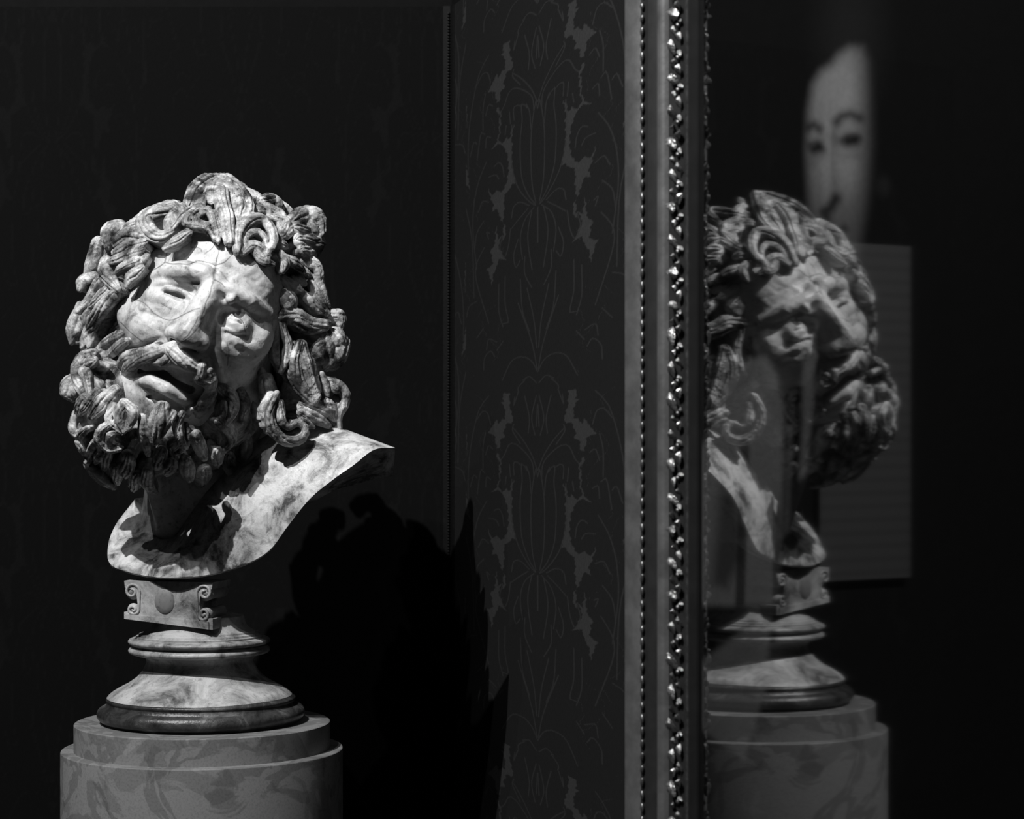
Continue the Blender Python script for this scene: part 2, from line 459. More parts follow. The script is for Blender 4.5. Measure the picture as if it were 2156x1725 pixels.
# --- socle turned base
base_prof = [(190, 1518.8), (203, 1518.8), (207, 1517)] + arc(196, 1500, 21, 17, -65, 80, 14) + \
    [(197, 1480), (196, 1476)] + arc(192, 1471, 6, 5, -40, 70, 6) + [(190, 1463)]
ft = lathe('foot_torus', base_prof, 424, M['torus'], bust, BASE)
sc = [(194, 1466), (190, 1461), (183, 1455), (170, 1447), (150, 1437), (132, 1424), (121, 1411), (115, 1400), (112, 1392), (113, 1386), (118, 1380), (128, 1376)]
lathe('scotia', sc, 422, M['socle'], bust, BASE)
ring = [(126, 1378), (136, 1376)] + arc(140, 1368, 8, 6.5, -80, 80, 9) + [(140, 1360), (138, 1358), (139, 1356)] + \
    arc(139, 1349, 9.5, 6.5, -75, 80, 9) + [(139, 1342), (133, 1341), (133, 1338), (127, 1336.5), (126, 1333), (117, 1331), (116, 1328), (106, 1323), (99, 1316), (95, 1308), (93, 1296), (70, 1292)]
lathe('ring_moulding', ring, 420, M['socle'], bust, BASE)

# --- block with scrolls and cartouche
bth = math.radians(-14)
BC = unproj(374, 1268, 48)
bu = np.array([math.cos(bth), math.sin(bth), 0]); bv = np.array([math.sin(bth), -math.cos(bth), 0])  # along the face, out of it
def bp(a, b, c):  # px: along, up, out
    b = b - 0.10 * a * min(max(-b / 44, 0), 1)
    return BC + bu * a * K + Z3 * b * K + bv * c * K
outline = [(-98, -42), (-98, -24), (-80, -22), (-72, -14), (-68, 0), (-70, 16), (-80, 28), (-96, 32), (-98, 46),
           (98, 46), (96, 32), (80, 28), (70, 16), (68, 0), (72, -14), (80, -22), (98, -24), (98, -42)]
def prism(name, pts, c0, c1, mat, parent, bev=1.2):
    n = len(pts); vs = [bp(a, b, c1) for a, b in pts] + [bp(a, b, c0) for a, b in pts]
    fs = [tuple(range(n)), tuple(reversed(range(n, 2 * n)))] + [(i, i + n, (i + 1) % n + n, (i + 1) % n) for i in range(n)]
    o = link(name, vs, fs, mat, parent, BASE, smooth=False)
    bmx = bmesh.new(); bmx.from_mesh(o.data); bmesh.ops.recalc_face_normals(bmx, faces=bmx.faces); bmx.to_mesh(o.data); bmx.free()
    return o
blk = prism('scroll_block', outline, -50, 50, M['socle'], bust)
prism('fillet', [(-94, -42), (-94, -29), (90, -29), (90, -42)], -52, 53, M['socle'], bust)
# oval cartouche
def oval(name, a, b, ra, rb, c, th, mat, parent):
    vs = []; n = 40; rows = [(0.0, 1.0), (0.5, 0.9), (0.85, 0.6), (1.0, 0.0), (1.02, -1.0)]
    for k, h in rows:
        for i in range(n):
            t = 2 * math.pi * i / n
            vs.append(bp(a + ra * k * math.cos(t), b + rb * k * math.sin(t), c + th * h))
    fs = [tuple(reversed(f)) for f in grid_faces(len(rows), n, False, True)]
    return link(name, vs, fs, mat, parent, BASE)
oval('cartouche', -8, 5, 24, 29, 48, 7, M['label'], bust)

def tube(path, radii, seg=12, ridges=0, amp=0.0, twist=0.0, flat=1.0, center=None, capk=1.0, jit=0.0):
    """sweep in any 3-space; returns verts, quads"""
    p = np.asarray(path); n = len(p)
    T = np.gradient(p, axis=0); T /= np.linalg.norm(T, axis=1)[:, None] + 1e-9
    s = np.concatenate([[0], np.cumsum(np.linalg.norm(np.diff(p, axis=0), axis=1))])
    r = np.asarray(radii, float).copy()
    L_ = s[-1]
    for i in range(n):
        e = max(r[i], 1e-6) * capk
        x = min(s[i], L_ - s[i]) / e
        if x < 1: r[i] *= math.sqrt(max(1 - (1 - x) ** 2, 0.0004))
    th = np.linspace(0, 2 * np.pi, seg, endpoint=False)
    vs = []
    prevN = None
    for i in range(n):
        ref = (p[i] - center) if center is not None else (prevN if prevN is not None else np.array([0.3, 0.2, 1.0]))
        ref = ref / (np.linalg.norm(ref) + 1e-9)
        if prevN is not None: ref = 0.5 * ref + 0.5 * prevN
        Nn = ref - T[i] * np.dot(ref, T[i]); ln = np.linalg.norm(Nn)
        Nn = Nn / ln if ln > 1e-3 else prevN
        prevN = Nn
        Bn = np.cross(T[i], Nn)
        rr = r[i] * (1 + amp * np.cos(ridges * th + twist * i / n * 6.28))
        if jit: rr = rr * (1 + jit * np.sin(th * 2 + i * 0.9) * np.sin(i * 0.55 + 1))
        vs.append(p[i] + Nn * (flat * rr * np.cos(th))[:, None] + Bn * (rr * np.sin(th))[:, None])
    V = np.concatenate(vs)
    idx = np.arange(n * seg).reshape(n, seg)
    nx = np.roll(idx, -1, axis=1)
    Q = np.stack([idx[:-1], nx[:-1], nx[1:], idx[1:]], -1).reshape(-1, 4)
    return V, Q

def spiral(a, b, r0, turns, start, sgn, n=36):
    out = []
    for i in range(n):
        t = i / (n - 1); ang = math.radians(start) + sgn * turns * 2 * math.pi * t
        r = r0 * (1 - 0.82 * t)
        out.append((a + r * math.cos(ang), b + r * math.sin(ang)))
    return out
for sg in (-1, 1):
    # C-shaped scroll: upper and lower eye joined by a stem
    up = spiral(sg * 80, 24, 17, 1.35, 180 if sg > 0 else 0, -sg)
    lo = spiral(sg * 78, -16, 13, 1.35, 180 if sg > 0 else 0, sg)
    path = list(reversed(up)) + lo
    P3 = np.array([bp(a, b, 50) for a, b in path])
    V, Q = tube(P3, np.full(len(P3), 3.2 * K), 8)
    link_np('scroll', V, Q, M['socle'], bust, BASE)
    # rolled cushions running back from the scrolls
    for (b, r) in ((24, 18), (-17, 14)):
        V, Q = tube(np.array([bp(sg * 80, b, c) for c in np.linspace(-50, 51, 14)]), np.full(14, r * K) * (1 - 0.18 * np.sin(np.linspace(0, math.pi, 14))), 24, capk=0.1)
        link_np('scroll_roll', V, Q, M['socle'], bust, BASE)
# stem between block and chest
stem_path = np.array([unproj(368, 1240, 10), unproj(372, 1215, 5), unproj(382, 1185, -20), unproj(400, 1120, -60)])
V, Q = tube(catmull(stem_path, 18), np.linspace(62, 72, 18) * K, 32, capk=0.05)
link_np('stem', V, Q, M['chest'], bust, BASE)

# --- chest shell
# the torso is turned to its own right, so the far shoulder comes forward
Rm = [(268, 1072, -120), (243, 1106, -80), (228, 1146, -40), (231, 1186, 5), (270, 1205, 62), (347, 1217, 118), (430, 1212, 134),
      (510, 1191, 162), (566, 1160, 192), (606, 1108, 210), (652, 1051, 228), (704, 1008, 234), (744, 980, 228), (788, 947, 210), (832, 943, 170)]
# ridge of the collar; behind it the surface drops away to the neck
Nk = [(285, 1050, -125), (283, 1075, -95), (288, 1095, -62), (300, 1118, -30), (322, 1140, 8), (358, 1166, 82), (398, 1132, 106),
      (440, 1086, 126), (480, 1050, 143), (520, 1016, 153), (558, 984, 156), (600, 952, 158), (650, 920, 152), (700, 902, 134), (722, 902, 105)]
Ik = [(x + dx, y + dy, d - 95) for (x, y, d), (dx, dy) in zip(Nk, [(35, -5), (38, -15), (38, -25), (35, -35), (25, -45), (12, -50), (-5, -50), (-15, -50), (-20, -50), (-25, -50),
      (-28, -48), (-30, -40), (-32, -30), (-30, -18), (-25, -8)])]
NT, NV = 90, 26
R_ = catmull(Rm, NT); N_ = catmull(Nk, NT)
# keep both curves at matching parameters
def by_index(pts, n):
    p = np.asarray(pts, float); t = np.linspace(0, len(p) - 1, n)
    pp = np.vstack([2 * p[0] - p[1], p, 2 * p[-1] - p[-2]]); out = []
    for x in t:
        i = min(int(x), len(p) - 2); u = x - i
        a, b, c, d = pp[i], pp[i + 1], pp[i + 2], pp[i + 3]
        out.append(0.5 * ((2 * b) + (-a + c) * u + (2 * a - 5 * b + 4 * c - d) * u * u + (-a + 3 * b - 3 * c + d) * u ** 3))
    return np.array(out)
R_ = by_index(Rm, NT); N_ = by_index(Nk, NT); I_ = by_index(Ik, NT)
offs = by_index([(10, -10, -60)] * 9 + [(-5, 0, -55), (-5, 15, -55), (0, 25, -50), (0, 42, -48), (4, 62, -45), (-4, 60, -30)], NT)
VV = np.linspace(0, 1, NV)
front = N_[:, None] * (1 - VV)[None, :, None] + R_[:, None] * VV[None, :, None]
# shallow hollow below the collar and rounded lip at the rim
tt = np.linspace(0, 1, NT)[:, None]
hol = 9 * np.sin(np.pi * VV)[None, :] * np.clip(np.sin(np.pi * tt) * 1.4, 0, 1)
front[:, :, 2] += hol
crease = np.exp(-((tt - 5 / 14) / 0.02) ** 2) * 10 * np.sin(np.pi * np.clip(VV * 1.1, 0, 1))[None, :]
front[:, :, 2] += crease
wob = 3.0 * np.sin(tt * 37 + 5 * VV[None, :]) * np.sin(VV[None, :] * 9 + tt * 20)
front[:, :, 2] += wob
lip = front[:, -1] + np.stack([np.zeros(NT), np.full(NT, 3.0), np.full(NT, -6.0)], -1)
rings = [I_ * (1 - k) + N_ * k + np.array([0, 0, 14.0]) * math.sin(math.pi * k) for k in np.linspace(0, 0.93, 9)] + [front[:, j] for j in range(NV)] + [lip]
back0 = R_ + offs
for k in np.linspace(0.15, 1, 6):
    rings.append(lip * (1 - k) + back0 * k)
back1 = I_ + np.array([10, 10, -25.0])
for k in np.linspace(0.1, 1, 8):
    rings.append(back0 * (1 - k) + back1 * k)
G = np.stack(rings, 1)
Vc = unproj(G[..., 0], G[..., 1], G[..., 2]).reshape(-1, 3)
nr = G.shape[1]
idx = np.arange(NT * nr).reshape(NT, nr)
Qc = np.stack([idx[:-1], np.roll(idx, -1, 1)[:-1], np.roll(idx, -1, 1)[1:], idx[1:]], -1).reshape(-1, 4)
ch = link('chest', Vc, [tuple(q) for q in Qc] + [tuple(idx[0]), tuple(reversed(idx[-1]))], M['chest'], bust, BASE)
bmx = bmesh.new(); bmx.from_mesh(ch.data); bmesh.ops.recalc_face_normals(bmx, faces=bmx.faces); bmx.to_mesh(ch.data); bmx.free()
md = ch.modifiers.new('sharp_rim', 'EDGE_SPLIT'); md.split_angle = math.radians(50)

# --- head: signed distances on a pixel-spaced grid, then surface nets
DH = 100.0   # the head is thrust forward of the axis by this much
UU = np.array([.34, -.88, -.33]); UU /= np.linalg.norm(UU)
RR = np.array([.90, .40, -.33]); RR -= UU * np.dot(UU, RR); RR /= np.linalg.norm(RR)
FF = -np.cross(RR, UU); FF = FF if FF[2] > 0 else -FF
HEAD = dict(c=np.array([425., 660., 0.]), s=(172., 235., 195.))
HAIRE = dict(c=np.array([440., 640., -25.]), s=(245., 265., 205.))
BEARDE = dict(c=np.array([345., 850., 45.]), s=(185., 190., 150.))

def front_depth(E, x, y):
    c = E['c']; A = np.stack([RR / E['s'][0], UU / E['s'][1], FF / E['s'][2]])
    o = A @ np.array([x - c[0], y - c[1], 0.0]); v = A @ np.array([0, 0, 1.0])
    a = v @ v; b = 2 * o @ v; cc = o @ o - 1
    disc = b * b - 4 * a * cc
    if disc < 0: disc = 0
    return (-b + math.sqrt(disc)) / (2 * a) + c[2]

class Field:
    def __init__(self, lo, hi, h):
        self.lo = np.array(lo, float); self.h = h
        self.n = ((np.array(hi) - self.lo) / h).astype(int) + 1
        self.v = np.full(self.n, 60.0, dtype=np.float32)
    def win(self, lo, hi):
        a = np.clip(np.floor((np.array(lo) - self.lo) / self.h).astype(int), 0, self.n)
        b = np.clip(np.ceil((np.array(hi) - self.lo) / self.h).astype(int) + 1, 0, self.n)
        sl = tuple(slice(i, j) for i, j in zip(a, b))
        ax = [(self.lo[k] + self.h * np.arange(a[k], b[k])).astype(np.float32) for k in range(3)]
        return sl, ax[0][:, None, None], ax[1][None, :, None], ax[2][None, None, :]
    def comb(self, sl, d, k, mode):
        f = self.v[sl]
        if mode == 'add':
            hh = np.clip(0.5 + 0.5 * (f - d) / k, 0, 1); self.v[sl] = f * (1 - hh) + d * hh - k * hh * (1 - hh)
        else:
            hh = np.clip(0.5 - 0.5 * (f + d) / k, 0, 1); self.v[sl] = f * (1 - hh) - d * hh + k * hh * (1 - hh)
    def ell(self, c, s, k=8, mode='add', axes=None):
        c = np.asarray(c, float); m = max(s) + 3 * k + 10
        sl, X, Y, Z = self.win(c - m, c + m)
        if self.v[sl].size == 0: return
        R3 = axes if axes is not None else (RR, UU, FF)
        q = [(a[0] * (X - c[0]) + a[1] * (Y - c[1]) + a[2] * (Z - c[2])) for a in R3]
        k0 = np.sqrt(sum((q[i] / s[i]) ** 2 for i in range(3))); k1 = np.sqrt(sum((q[i] / s[i] ** 2) ** 2 for i in range(3))) + 1e-6
        self.comb(sl, k0 * (k0 - 1) / k1, k, mode)
    def chain(self, pts, k=6, mode='add'):
        """pts (x,y,d,r)"""
        p = np.asarray(pts, float)
        m = p[:, 3].max() + 3 * k + 8
        sl, X, Y, Z = self.win(p[:, :3].min(0) - m, p[:, :3].max(0) + m)
        if self.v[sl].size == 0: return
        best = None
        for a, b in zip(p[:-1], p[1:]):
            e = b[:3] - a[:3]; l2 = e @ e + 1e-9
            t = np.clip(((X - a[0]) * e[0] + (Y - a[1]) * e[1] + (Z - a[2]) * e[2]) / l2, 0, 1)
            d = np.sqrt((X - a[0] - t * e[0]) ** 2 + (Y - a[1] - t * e[1]) ** 2 + (Z - a[2] - t * e[2]) ** 2) - (a[3] + t * (b[3] - a[3]))
            best = d if best is None else np.minimum(best, d)
        self.comb(sl, best, k, mode)
    def mesh(self):
        v = self.v; ins = v < 0
        nx, ny, nz = v.shape
        cnt = np.zeros((nx - 1, ny - 1, nz - 1), dtype=np.int8)
        for i in (0, 1):
            for j in (0, 1):
                for k in (0, 1):
                    cnt += ins[i:nx - 1 + i, j:ny - 1 + j, k:nz - 1 + k]
        act = (cnt > 0) & (cnt < 8)
        ids = np.full(act.shape, -1, dtype=np.int64)
        I = np.argwhere(act); ids[act] = np.arange(len(I))
        acc = np.zeros((len(I), 3)); num = np.zeros(len(I))
        cor = [(0, 0, 0), (1, 0, 0), (0, 1, 0), (1, 1, 0), (0, 0, 1), (1, 0, 1), (0, 1, 1), (1, 1, 1)]
        vals = [v[I[:, 0] + c[0], I[:, 1] + c[1], I[:, 2] + c[2]] for c in cor]
        for a in range(8):
            for b in range(a + 1, 8):
                if sum(abs(cor[a][q] - cor[b][q]) for q in range(3)) != 1: continue
                va, vb = vals[a], vals[b]
                cr = (va < 0) != (vb < 0)
                t = np.where(cr, va / np.where(cr, va - vb, 1), 0)
                pa, pb = np.array(cor[a], float), np.array(cor[b], float)
                acc += np.where(cr[:, None], pa + t[:, None] * (pb - pa), 0); num += cr
        V = self.lo + self.h * (I + acc / num[:, None])
        Q = []
        for ax in range(3):
            s = [slice(None)] * 3; s2 = [slice(None)] * 3
            s[ax] = slice(0, -1); s2[ax] = slice(1, None)
            A, B = ins[tuple(s)], ins[tuple(s2)]
            E = np.argwhere(A != B)
            o1, o2 = [q for q in range(3) if q != ax]
            E = E[(E[:, o1] > 0) & (E[:, o2] > 0) & (E[:, o1] < v.shape[o1] - 1) & (E[:, o2] < v.shape[o2] - 1)]
            fl_ = A[E[:, 0], E[:, 1], E[:, 2]]
            def cell(d1, d2):
                e = E.copy(); e[:, o1] -= d1; e[:, o2] -= d2
                return ids[e[:, 0], e[:, 1], e[:, 2]]
            q = np.stack([cell(1, 1), cell(0, 1), cell(0, 0), cell(1, 0)], -1)
            if ax == 1: fl_ = ~fl_
            q[fl_] = q[fl_][:, ::-1]
            Q.append(q)
        Q = np.concatenate(Q); Q = Q[(Q >= 0).all(1)]
        # px space is mirrored against world space twice (rows down, depth towards viewer): orientation fixed by caller
        return V, Q

def fd(x, y, off=0.0): return front_depth(HEAD, x, y) + off
def fp(x, y, off, r=None):
    return (x, y, fd(x, y, off)) if r is None else (x, y, fd(x, y, off), r)

def basis(r):
    r = np.array(r, float); r /= np.linalg.norm(r); u = UU - r * np.dot(UU, r); u /= np.linalg.norm(u)
    f = -np.cross(r, u); return (r, u, f if f[2] > 0 else -f)
AXL, AXR = basis((.88, .38, .25)), basis((.82, .40, -.60))   # the cheeks fall away to either side
Hf = Field((205, 440, -270), (640, 1160, 290), 2.0)
Hf.ell(HEAD['c'], HEAD['s'], 4)
# skull behind, jaw, neck
Hf.ell((470, 610, -50), (165, 190, 120), 20)
Hf.ell((355, 835, 45), (110, 85, 100), 30)
Hf.chain([(455, 800, -55, 122), (430, 940, -130, 112), (410, 1130, -195, 118), (406, 1200, -215, 118)], 25)
# tendons of the neck
Hf.chain([(310, 900, -5, 20), (330, 1030, -70, 22), (352, 1120, -95, 20)], 18)
Hf.chain([(540, 860, -20, 24), (470, 990, -60, 24), (380, 1110, -95, 20)], 18)
# forehead and brow masses
Hf.chain([fp(325, 548, -20, 24), fp(390, 530, -18, 28), fp(450, 525, -20, 26)], 16)
Hf.chain([fp(294, 602, -16, 13), fp(318, 588, -8, 17), fp(350, 573, 4, 21), fp(390, 570, 11, 22), fp(430, 574, 10, 20)], 7)
Hf.chain([fp(458, 598, 2, 15), fp(485, 612, 6, 15), fp(525, 634, 2, 17), fp(560, 662, -14, 17)], 7)
Hf.chain([fp(470, 545, -20, 30), fp(520, 570, -26, 30), fp(548, 610, -30, 28)], 16)
Hf.ell(fp(487, 628, 10), (11, 13, 12), 6)
# eye sockets
Hf.ell(fp(392, 605, 12), (44, 14, 26), 3, 'sub', axes=AXL)
Hf.ell(fp(345, 612, 12), (46, 12, 20), 4, 'sub', axes=AXL)
Hf.ell(fp(484, 668, 10), (42, 24, 32), 6, 'sub', axes=AXR)
# eyeballs, lids
Hf.ell(fp(354, 636, -25), (56, 26, 29), 7, axes=AXL)
Hf.ell(fp(497, 688, -27), (35, 24, 30), 9, axes=AXR)
Hf.chain([fp(300, 613, -10, 9), fp(320, 603, -2, 13), fp(346, 597, 2, 13), fp(370, 596, -4, 9)], 7)
Hf.chain([fp(302, 618, -5, 5), fp(326, 613, 4, 6), fp(352, 608, 8, 6), fp(378, 611, 5, 6), fp(394, 620, 0, 6), fp(406, 632, -5, 5)], 4)
Hf.chain([fp(304, 619, 0, 1.5), fp(326, 620, 1, 3.5), fp(352, 617, 1, 5.5), fp(378, 621, -3, 5.5), fp(398, 631, -5, 2.5)], 2, 'sub')
Hf.ell(fp(356, 628, -30), (44, 18, 28), 1, axes=AXL)
Hf.chain([fp(322, 648, -10, 6), fp(352, 656, -8, 8), fp(392, 648, -8, 7)], 12)
Hf.chain([fp(494, 664, -12, 5), fp(504, 667, -6, 6), fp(518, 676, -3, 6), fp(530, 696, -8, 5)], 8)
Hf.chain([fp(482, 674, 0, 2), fp(500, 676, 2, 2.5), fp(516, 688, 1, 2.5), fp(524, 700, -2, 2)], 3, 'sub')
Hf.chain([fp(476, 712, -6, 8), fp(494, 722, -3, 9), fp(518, 730, -8, 9)], 9)
Hf.chain([fp(476, 700, 0, 2), fp(494, 706, 1, 2.5), fp(516, 708, -1, 2.5)], 4, 'sub')
Hf.chain([fp(474, 728, -4, 9), fp(495, 746, -2, 11), fp(524, 752, -8, 10)], 10)
# cheeks
Hf.ell(fp(302, 668, -36), (60, 44, 42), 32, axes=AXL)
Hf.ell(fp(535, 712, -34), (40, 52, 40), 16, axes=AXR)
Hf.ell(fp(322, 702, -30), (54, 30, 34), 30, axes=AXL)
Hf.chain([fp(455, 742, -2, 10), fp(460, 770, 2, 11), fp(466, 800, -4, 12)], 8)
# nose
Hf.chain([fp(452, 590, -2, 20), fp(434, 626, 8, 22), fp(412, 664, 24, 25), fp(395, 698, 38, 26)], 12)
Hf.chain([fp(430, 640, -12, 18), fp(376, 694, 2, 22)], 20)
Hf.chain([fp(444, 640, -6, 20), fp(416, 705, 6, 26)], 16)
Hf.ell(fp(388, 707, 46), (24, 19, 20), 9)
Hf.ell(fp(366, 702, 20), (19, 16, 24), 10)
Hf.ell(fp(420, 724, 22), (20, 20, 28), 14)
Hf.ell(fp(404, 712, 36), (24, 20, 22), 12)
Hf.chain([fp(380, 722, 42, 8), fp(390, 738, 16, 10)], 6)
Hf.chain([fp(361, 718, 30, 6), fp(368, 712, 10, 6)], 4, 'sub')
Hf.chain([fp(406, 744, 34, 8), fp(410, 736, 16, 8)], 4, 'sub')
# furrow from the nose, lips, mouth, chin
Hf.chain([fp(345, 712, 8, 4), fp(310, 722, 4, 5), fp(275, 738, 0, 5)], 8, 'sub')
Hf.chain([fp(388, 752, 10, 18), fp(405, 768, 6, 18), fp(345, 752, 6, 16)], 8)
Hf.chain([fp(290, 800, 4, 13), fp(318, 802, 20, 15), fp(350, 818, 28, 15), fp(385, 840, 18, 13), fp(408, 848, 4, 10)], 6)
Hf.chain([fp(288, 784, 30, 8), fp(325, 777, 34, 14), fp(355, 784, 36, 16), fp(390, 806, 30, 15), fp(412, 826, 14, 9)], 4, 'sub')
Hf.chain([fp(300, 782, -8, 10), fp(350, 788, -14, 16), fp(400, 818, -8, 11)], 4, 'sub')
Hf.chain([fp(305, 832, 26, 5), fp(345, 842, 32, 7), fp(380, 860, 20, 6)], 8, 'sub')
Hf.ell(fp(322, 864, 30), (42, 32, 38), 14)
# frown lines
for ln, of in (([(345, 556), (372, 559), (400, 558), (425, 552), (448, 555)], 23), ([(458, 560), (455, 580), (451, 594)], 12),
           ([(475, 560), (500, 577), (540, 594)], 8)):
    Hf.chain([fp(x, y, of, 3.0) for x, y in ln], 4, 'sub')
Vh, Qh = Hf.mesh()
# hand-worked unevenness
def wobble(V, amp, sc):
    return amp * (np.sin(V[:, 0] / sc + 1.3 * np.sin(V[:, 1] / sc * 0.7)) * np.sin(V[:, 1] / sc * 1.1 + 0.8 * np.sin(V[:, 2] / sc)) +
                  0.6 * np.sin(V[:, 2] / sc * 1.7 + V[:, 0] / sc * 0.9))
Vh2 = Vh.copy(); Vh2[:, 2] += wobble(Vh, 0.9, 11) + wobble(Vh, 0.5, 5)
Wh = unproj(Vh2[:, 0], Vh2[:, 1], Vh2[:, 2] + DH)
head = link_np('head', Wh, Qh, M['face'], bust, BASE)
bmx = bmesh.new(); bmx.from_mesh(head.data); bmesh.ops.recalc_face_normals(bmx, faces=bmx.faces); bmx.to_mesh(head.data); bmx.free()
# cracks in the surface: dark hairlines, some along the carved creases
CR = [[(462, 470), (463, 510), (458, 540), (452, 570), (449, 590), (443, 615), (433, 640), (427, 660), (418, 690), (395, 712), (376, 726)],
      [(347, 553), (372, 556), (395, 556), (420, 550), (440, 553), (452, 560)], [(302, 588), (320, 570), (347, 553), (350, 530)],
      [(275, 628), (300, 636), (320, 655), (345, 672), (372, 671), (400, 655), (420, 650)],
      [(452, 560), (475, 550), (490, 536)], [(450, 590), (465, 596), (474, 604)], [(418, 668), (400, 700), (385, 715)],
      [(405, 505), (404, 520), (420, 523), (424, 530)], [(453, 505), (450, 520), (432, 532)],
      [(253, 678), (275, 700), (300, 720)], [(250, 700), (262, 712)], [(488, 665), (507, 672), (518, 700)],
      [(500, 655), (520, 662), (545, 680)], [(478, 720), (482, 745), (478, 770)], [(360, 650), (340, 640)]]
dm = np.full(len(Vh), 1e9)
for ln in CR:
    pp = [tuple(q) for q in catmull(ln, 6 * len(ln))]
    dm = np.minimum(dm, seg_dist(Vh[:, 0] + 0.8 * np.sin(Vh[:, 1] * 0.21), Vh[:, 1] + 0.8 * np.sin(Vh[:, 0] * 0.17), pp))
wear = 0.32 + 0.68 * sm(dm, 0.3, 1.8)
st = np.minimum(seg_dist(Vh[:, 0], Vh[:, 1], [(453, 556), (449, 592)]), seg_dist(Vh[:, 0], Vh[:, 1], [(430, 648), (424, 668)]))
wear *= 0.45 + 0.55 * sm(st + wobble(Vh, 1.5, 4), 1.5, 7)
wear[Vh[:, 2] < -20] = 1
cw = np.repeat(wear[:, None], 4, 1).astype(np.float32); cw[:, 3] = 1
at = head.data.color_attributes.new('wear', 'FLOAT_COLOR', 'POINT'); at.data.foreach_set('color', cw.ravel())

# --- hair and beard: one carved field; every lock owns its stretch of the surface
E_ = {'H': HAIRE, 'B': BEARDE, 'F': HEAD}
class HairField(Field):
    def __init__(self, lo, hi, h):
        super().__init__(lo, hi, h)
        self.own = np.zeros(self.n, dtype=np.int16)
    def mass(self, c, s, k, oid, axes=None):
        c = np.asarray(c, float); m = max(s) + 3 * k + 10
        sl, X, Y, Z = self.win(c - m, c + m)
        R3 = axes if axes is not None else (RR, UU, FF)
        q = [(a[0] * (X - c[0]) + a[1] * (Y - c[1]) + a[2] * (Z - c[2])) for a in R3]
        k0 = np.sqrt(sum((q[i] / s[i]) ** 2 for i in range(3))); k1 = np.sqrt(sum((q[i] / s[i] ** 2) ** 2 for i in range(3))) + 1e-6
        d = k0 * (k0 - 1) / k1
        w = d < self.v[sl]; o = self.own[sl]; o[w] = oid
        self.comb(sl, d, k, 'add')
    def lock(self, q, r, oid, center, amp=0.27, k=3.0, flat=0.8, taper=(0.8, 1.0, 0.9, 0.5), grooves=3, root=1.0):
        L_ = sum(math.dist(a, b) for a, b in zip(q[:-1], q[1:]))
        n = int(min(18, max(5, L_ / 7)))
        p = catmull(q, n)
        rad = r * np.interp(np.linspace(0, 1, n), np.linspace(0, 1, len(taper)), taper)
        m = r * 1.7 + 2 * k + 4
        sl, X, Y, Z = self.win(p.min(0) - m, p.max(0) + m)
        if self.v[sl].size == 0: return
        best = np.full(self.v[sl].shape, 50.0, dtype=np.float32); ph = [random.uniform(-0.25, 0.25) for _ in range(8)]; tw = random.uniform(-0.9, 0.9)
        acc = 0
        tot = np.concatenate([[0], np.cumsum(np.linalg.norm(np.diff(p, axis=0), axis=1))])
        prevN = None
        for i in range(n - 1):
            a, b2 = p[i], p[i + 1]
            e = b2 - a; le = np.linalg.norm(e) + 1e-6; T = e / le
            ref = (a + b2) / 2 - center; ref[2] += 40; ref /= np.linalg.norm(ref)
            if prevN is not None: ref = 0.4 * ref + 0.6 * prevN
            Nn = ref - T * (ref @ T); ln = np.linalg.norm(Nn)
            Nn = Nn / ln if ln > 1e-3 else prevN
            prevN = Nn; Bn = np.cross(T, Nn)
            lo_, hi_ = np.minimum(a, b2) - m, np.maximum(a, b2) + m
            xs = (X[:, 0, 0] >= lo_[0]) & (X[:, 0, 0] <= hi_[0]); ys = (Y[0, :, 0] >= lo_[1]) & (Y[0, :, 0] <= hi_[1]); zs = (Z[0, 0] >= lo_[2]) & (Z[0, 0] <= hi_[2])
            if not (xs.any() and ys.any() and zs.any()): continue
            def rg(v): w_ = np.flatnonzero(v); return slice(w_[0], w_[-1] + 1)
            sx, sy, sz = rg(xs), rg(ys), rg(zs)
            dx, dy, dz = X[sx] - a[0], Y[:, sy] - a[1], Z[:, :, sz] - a[2]
            al = dx * T[0] + dy * T[1] + dz * T[2]
            t = np.clip(al / le, 0, 1); wt = al - t * le
            wn = dx * Nn[0] + dy * Nn[1] + dz * Nn[2]; wb = dx * Bn[0] + dy * Bn[1] + dz * Bn[2]
            rr = rad[i] + t * (rad[i + 1] - rad[i])
            u = (tot[i] + t * le) / max(tot[-1], 1e-6)
            th = np.arctan2(wb, wn)
            gsum = 0
            for j in range(grooves):
                th0 = (j - (grooves - 1) / 2) * 0.78 + ph[j] + tw * (u - 0.5) + 0.15 * np.sin(u * 7 + ph[j] * 20)
                gsum = gsum + np.exp(-((th - th0) / 0.17) ** 2)
            d = np.sqrt((wn / flat) ** 2 + wb ** 2 + wt ** 2) - rr * (1 - amp * gsum)
            if root > 0:   # the lock stands on a root that ties it to the mass behind
                d = np.minimum(d, np.sqrt(wb ** 2 + wt ** 2 + np.where(wn > -rr, (wn + rr) ** 2, np.maximum(-wn - 2.2 * rr, 0) ** 2)) - rr * 0.6 * root)
            best[sx, sy, sz] = np.minimum(best[sx, sy, sz], d)
        w = best < self.v[sl]; o = self.own[sl]; o[w] = oid
        self.comb(sl, best, k, 'add')
HF = HairField((124, 364, -250), (748, 1062, 292), 2.0)
HF.v[...] = 40
for c, sz in (((478, 585, -70), (190, 178, 150)), ((290, 610, -30), (70, 105, 95)), ((600, 600, -70), (55, 120, 85)), ((650, 730, -50), (62, 105, 80)),
              ((635, 735, -25), (42, 105, 60)), ((480, 760, -110), (170, 150, 100)), ((630, 850, -30), (60, 50, 70)), ((245, 605, -40), (50, 80, 80)), ((205, 660, -45), (38, 66, 60))):
    HF.mass(c, tuple(0.95 * v for v in sz), 18, 0)
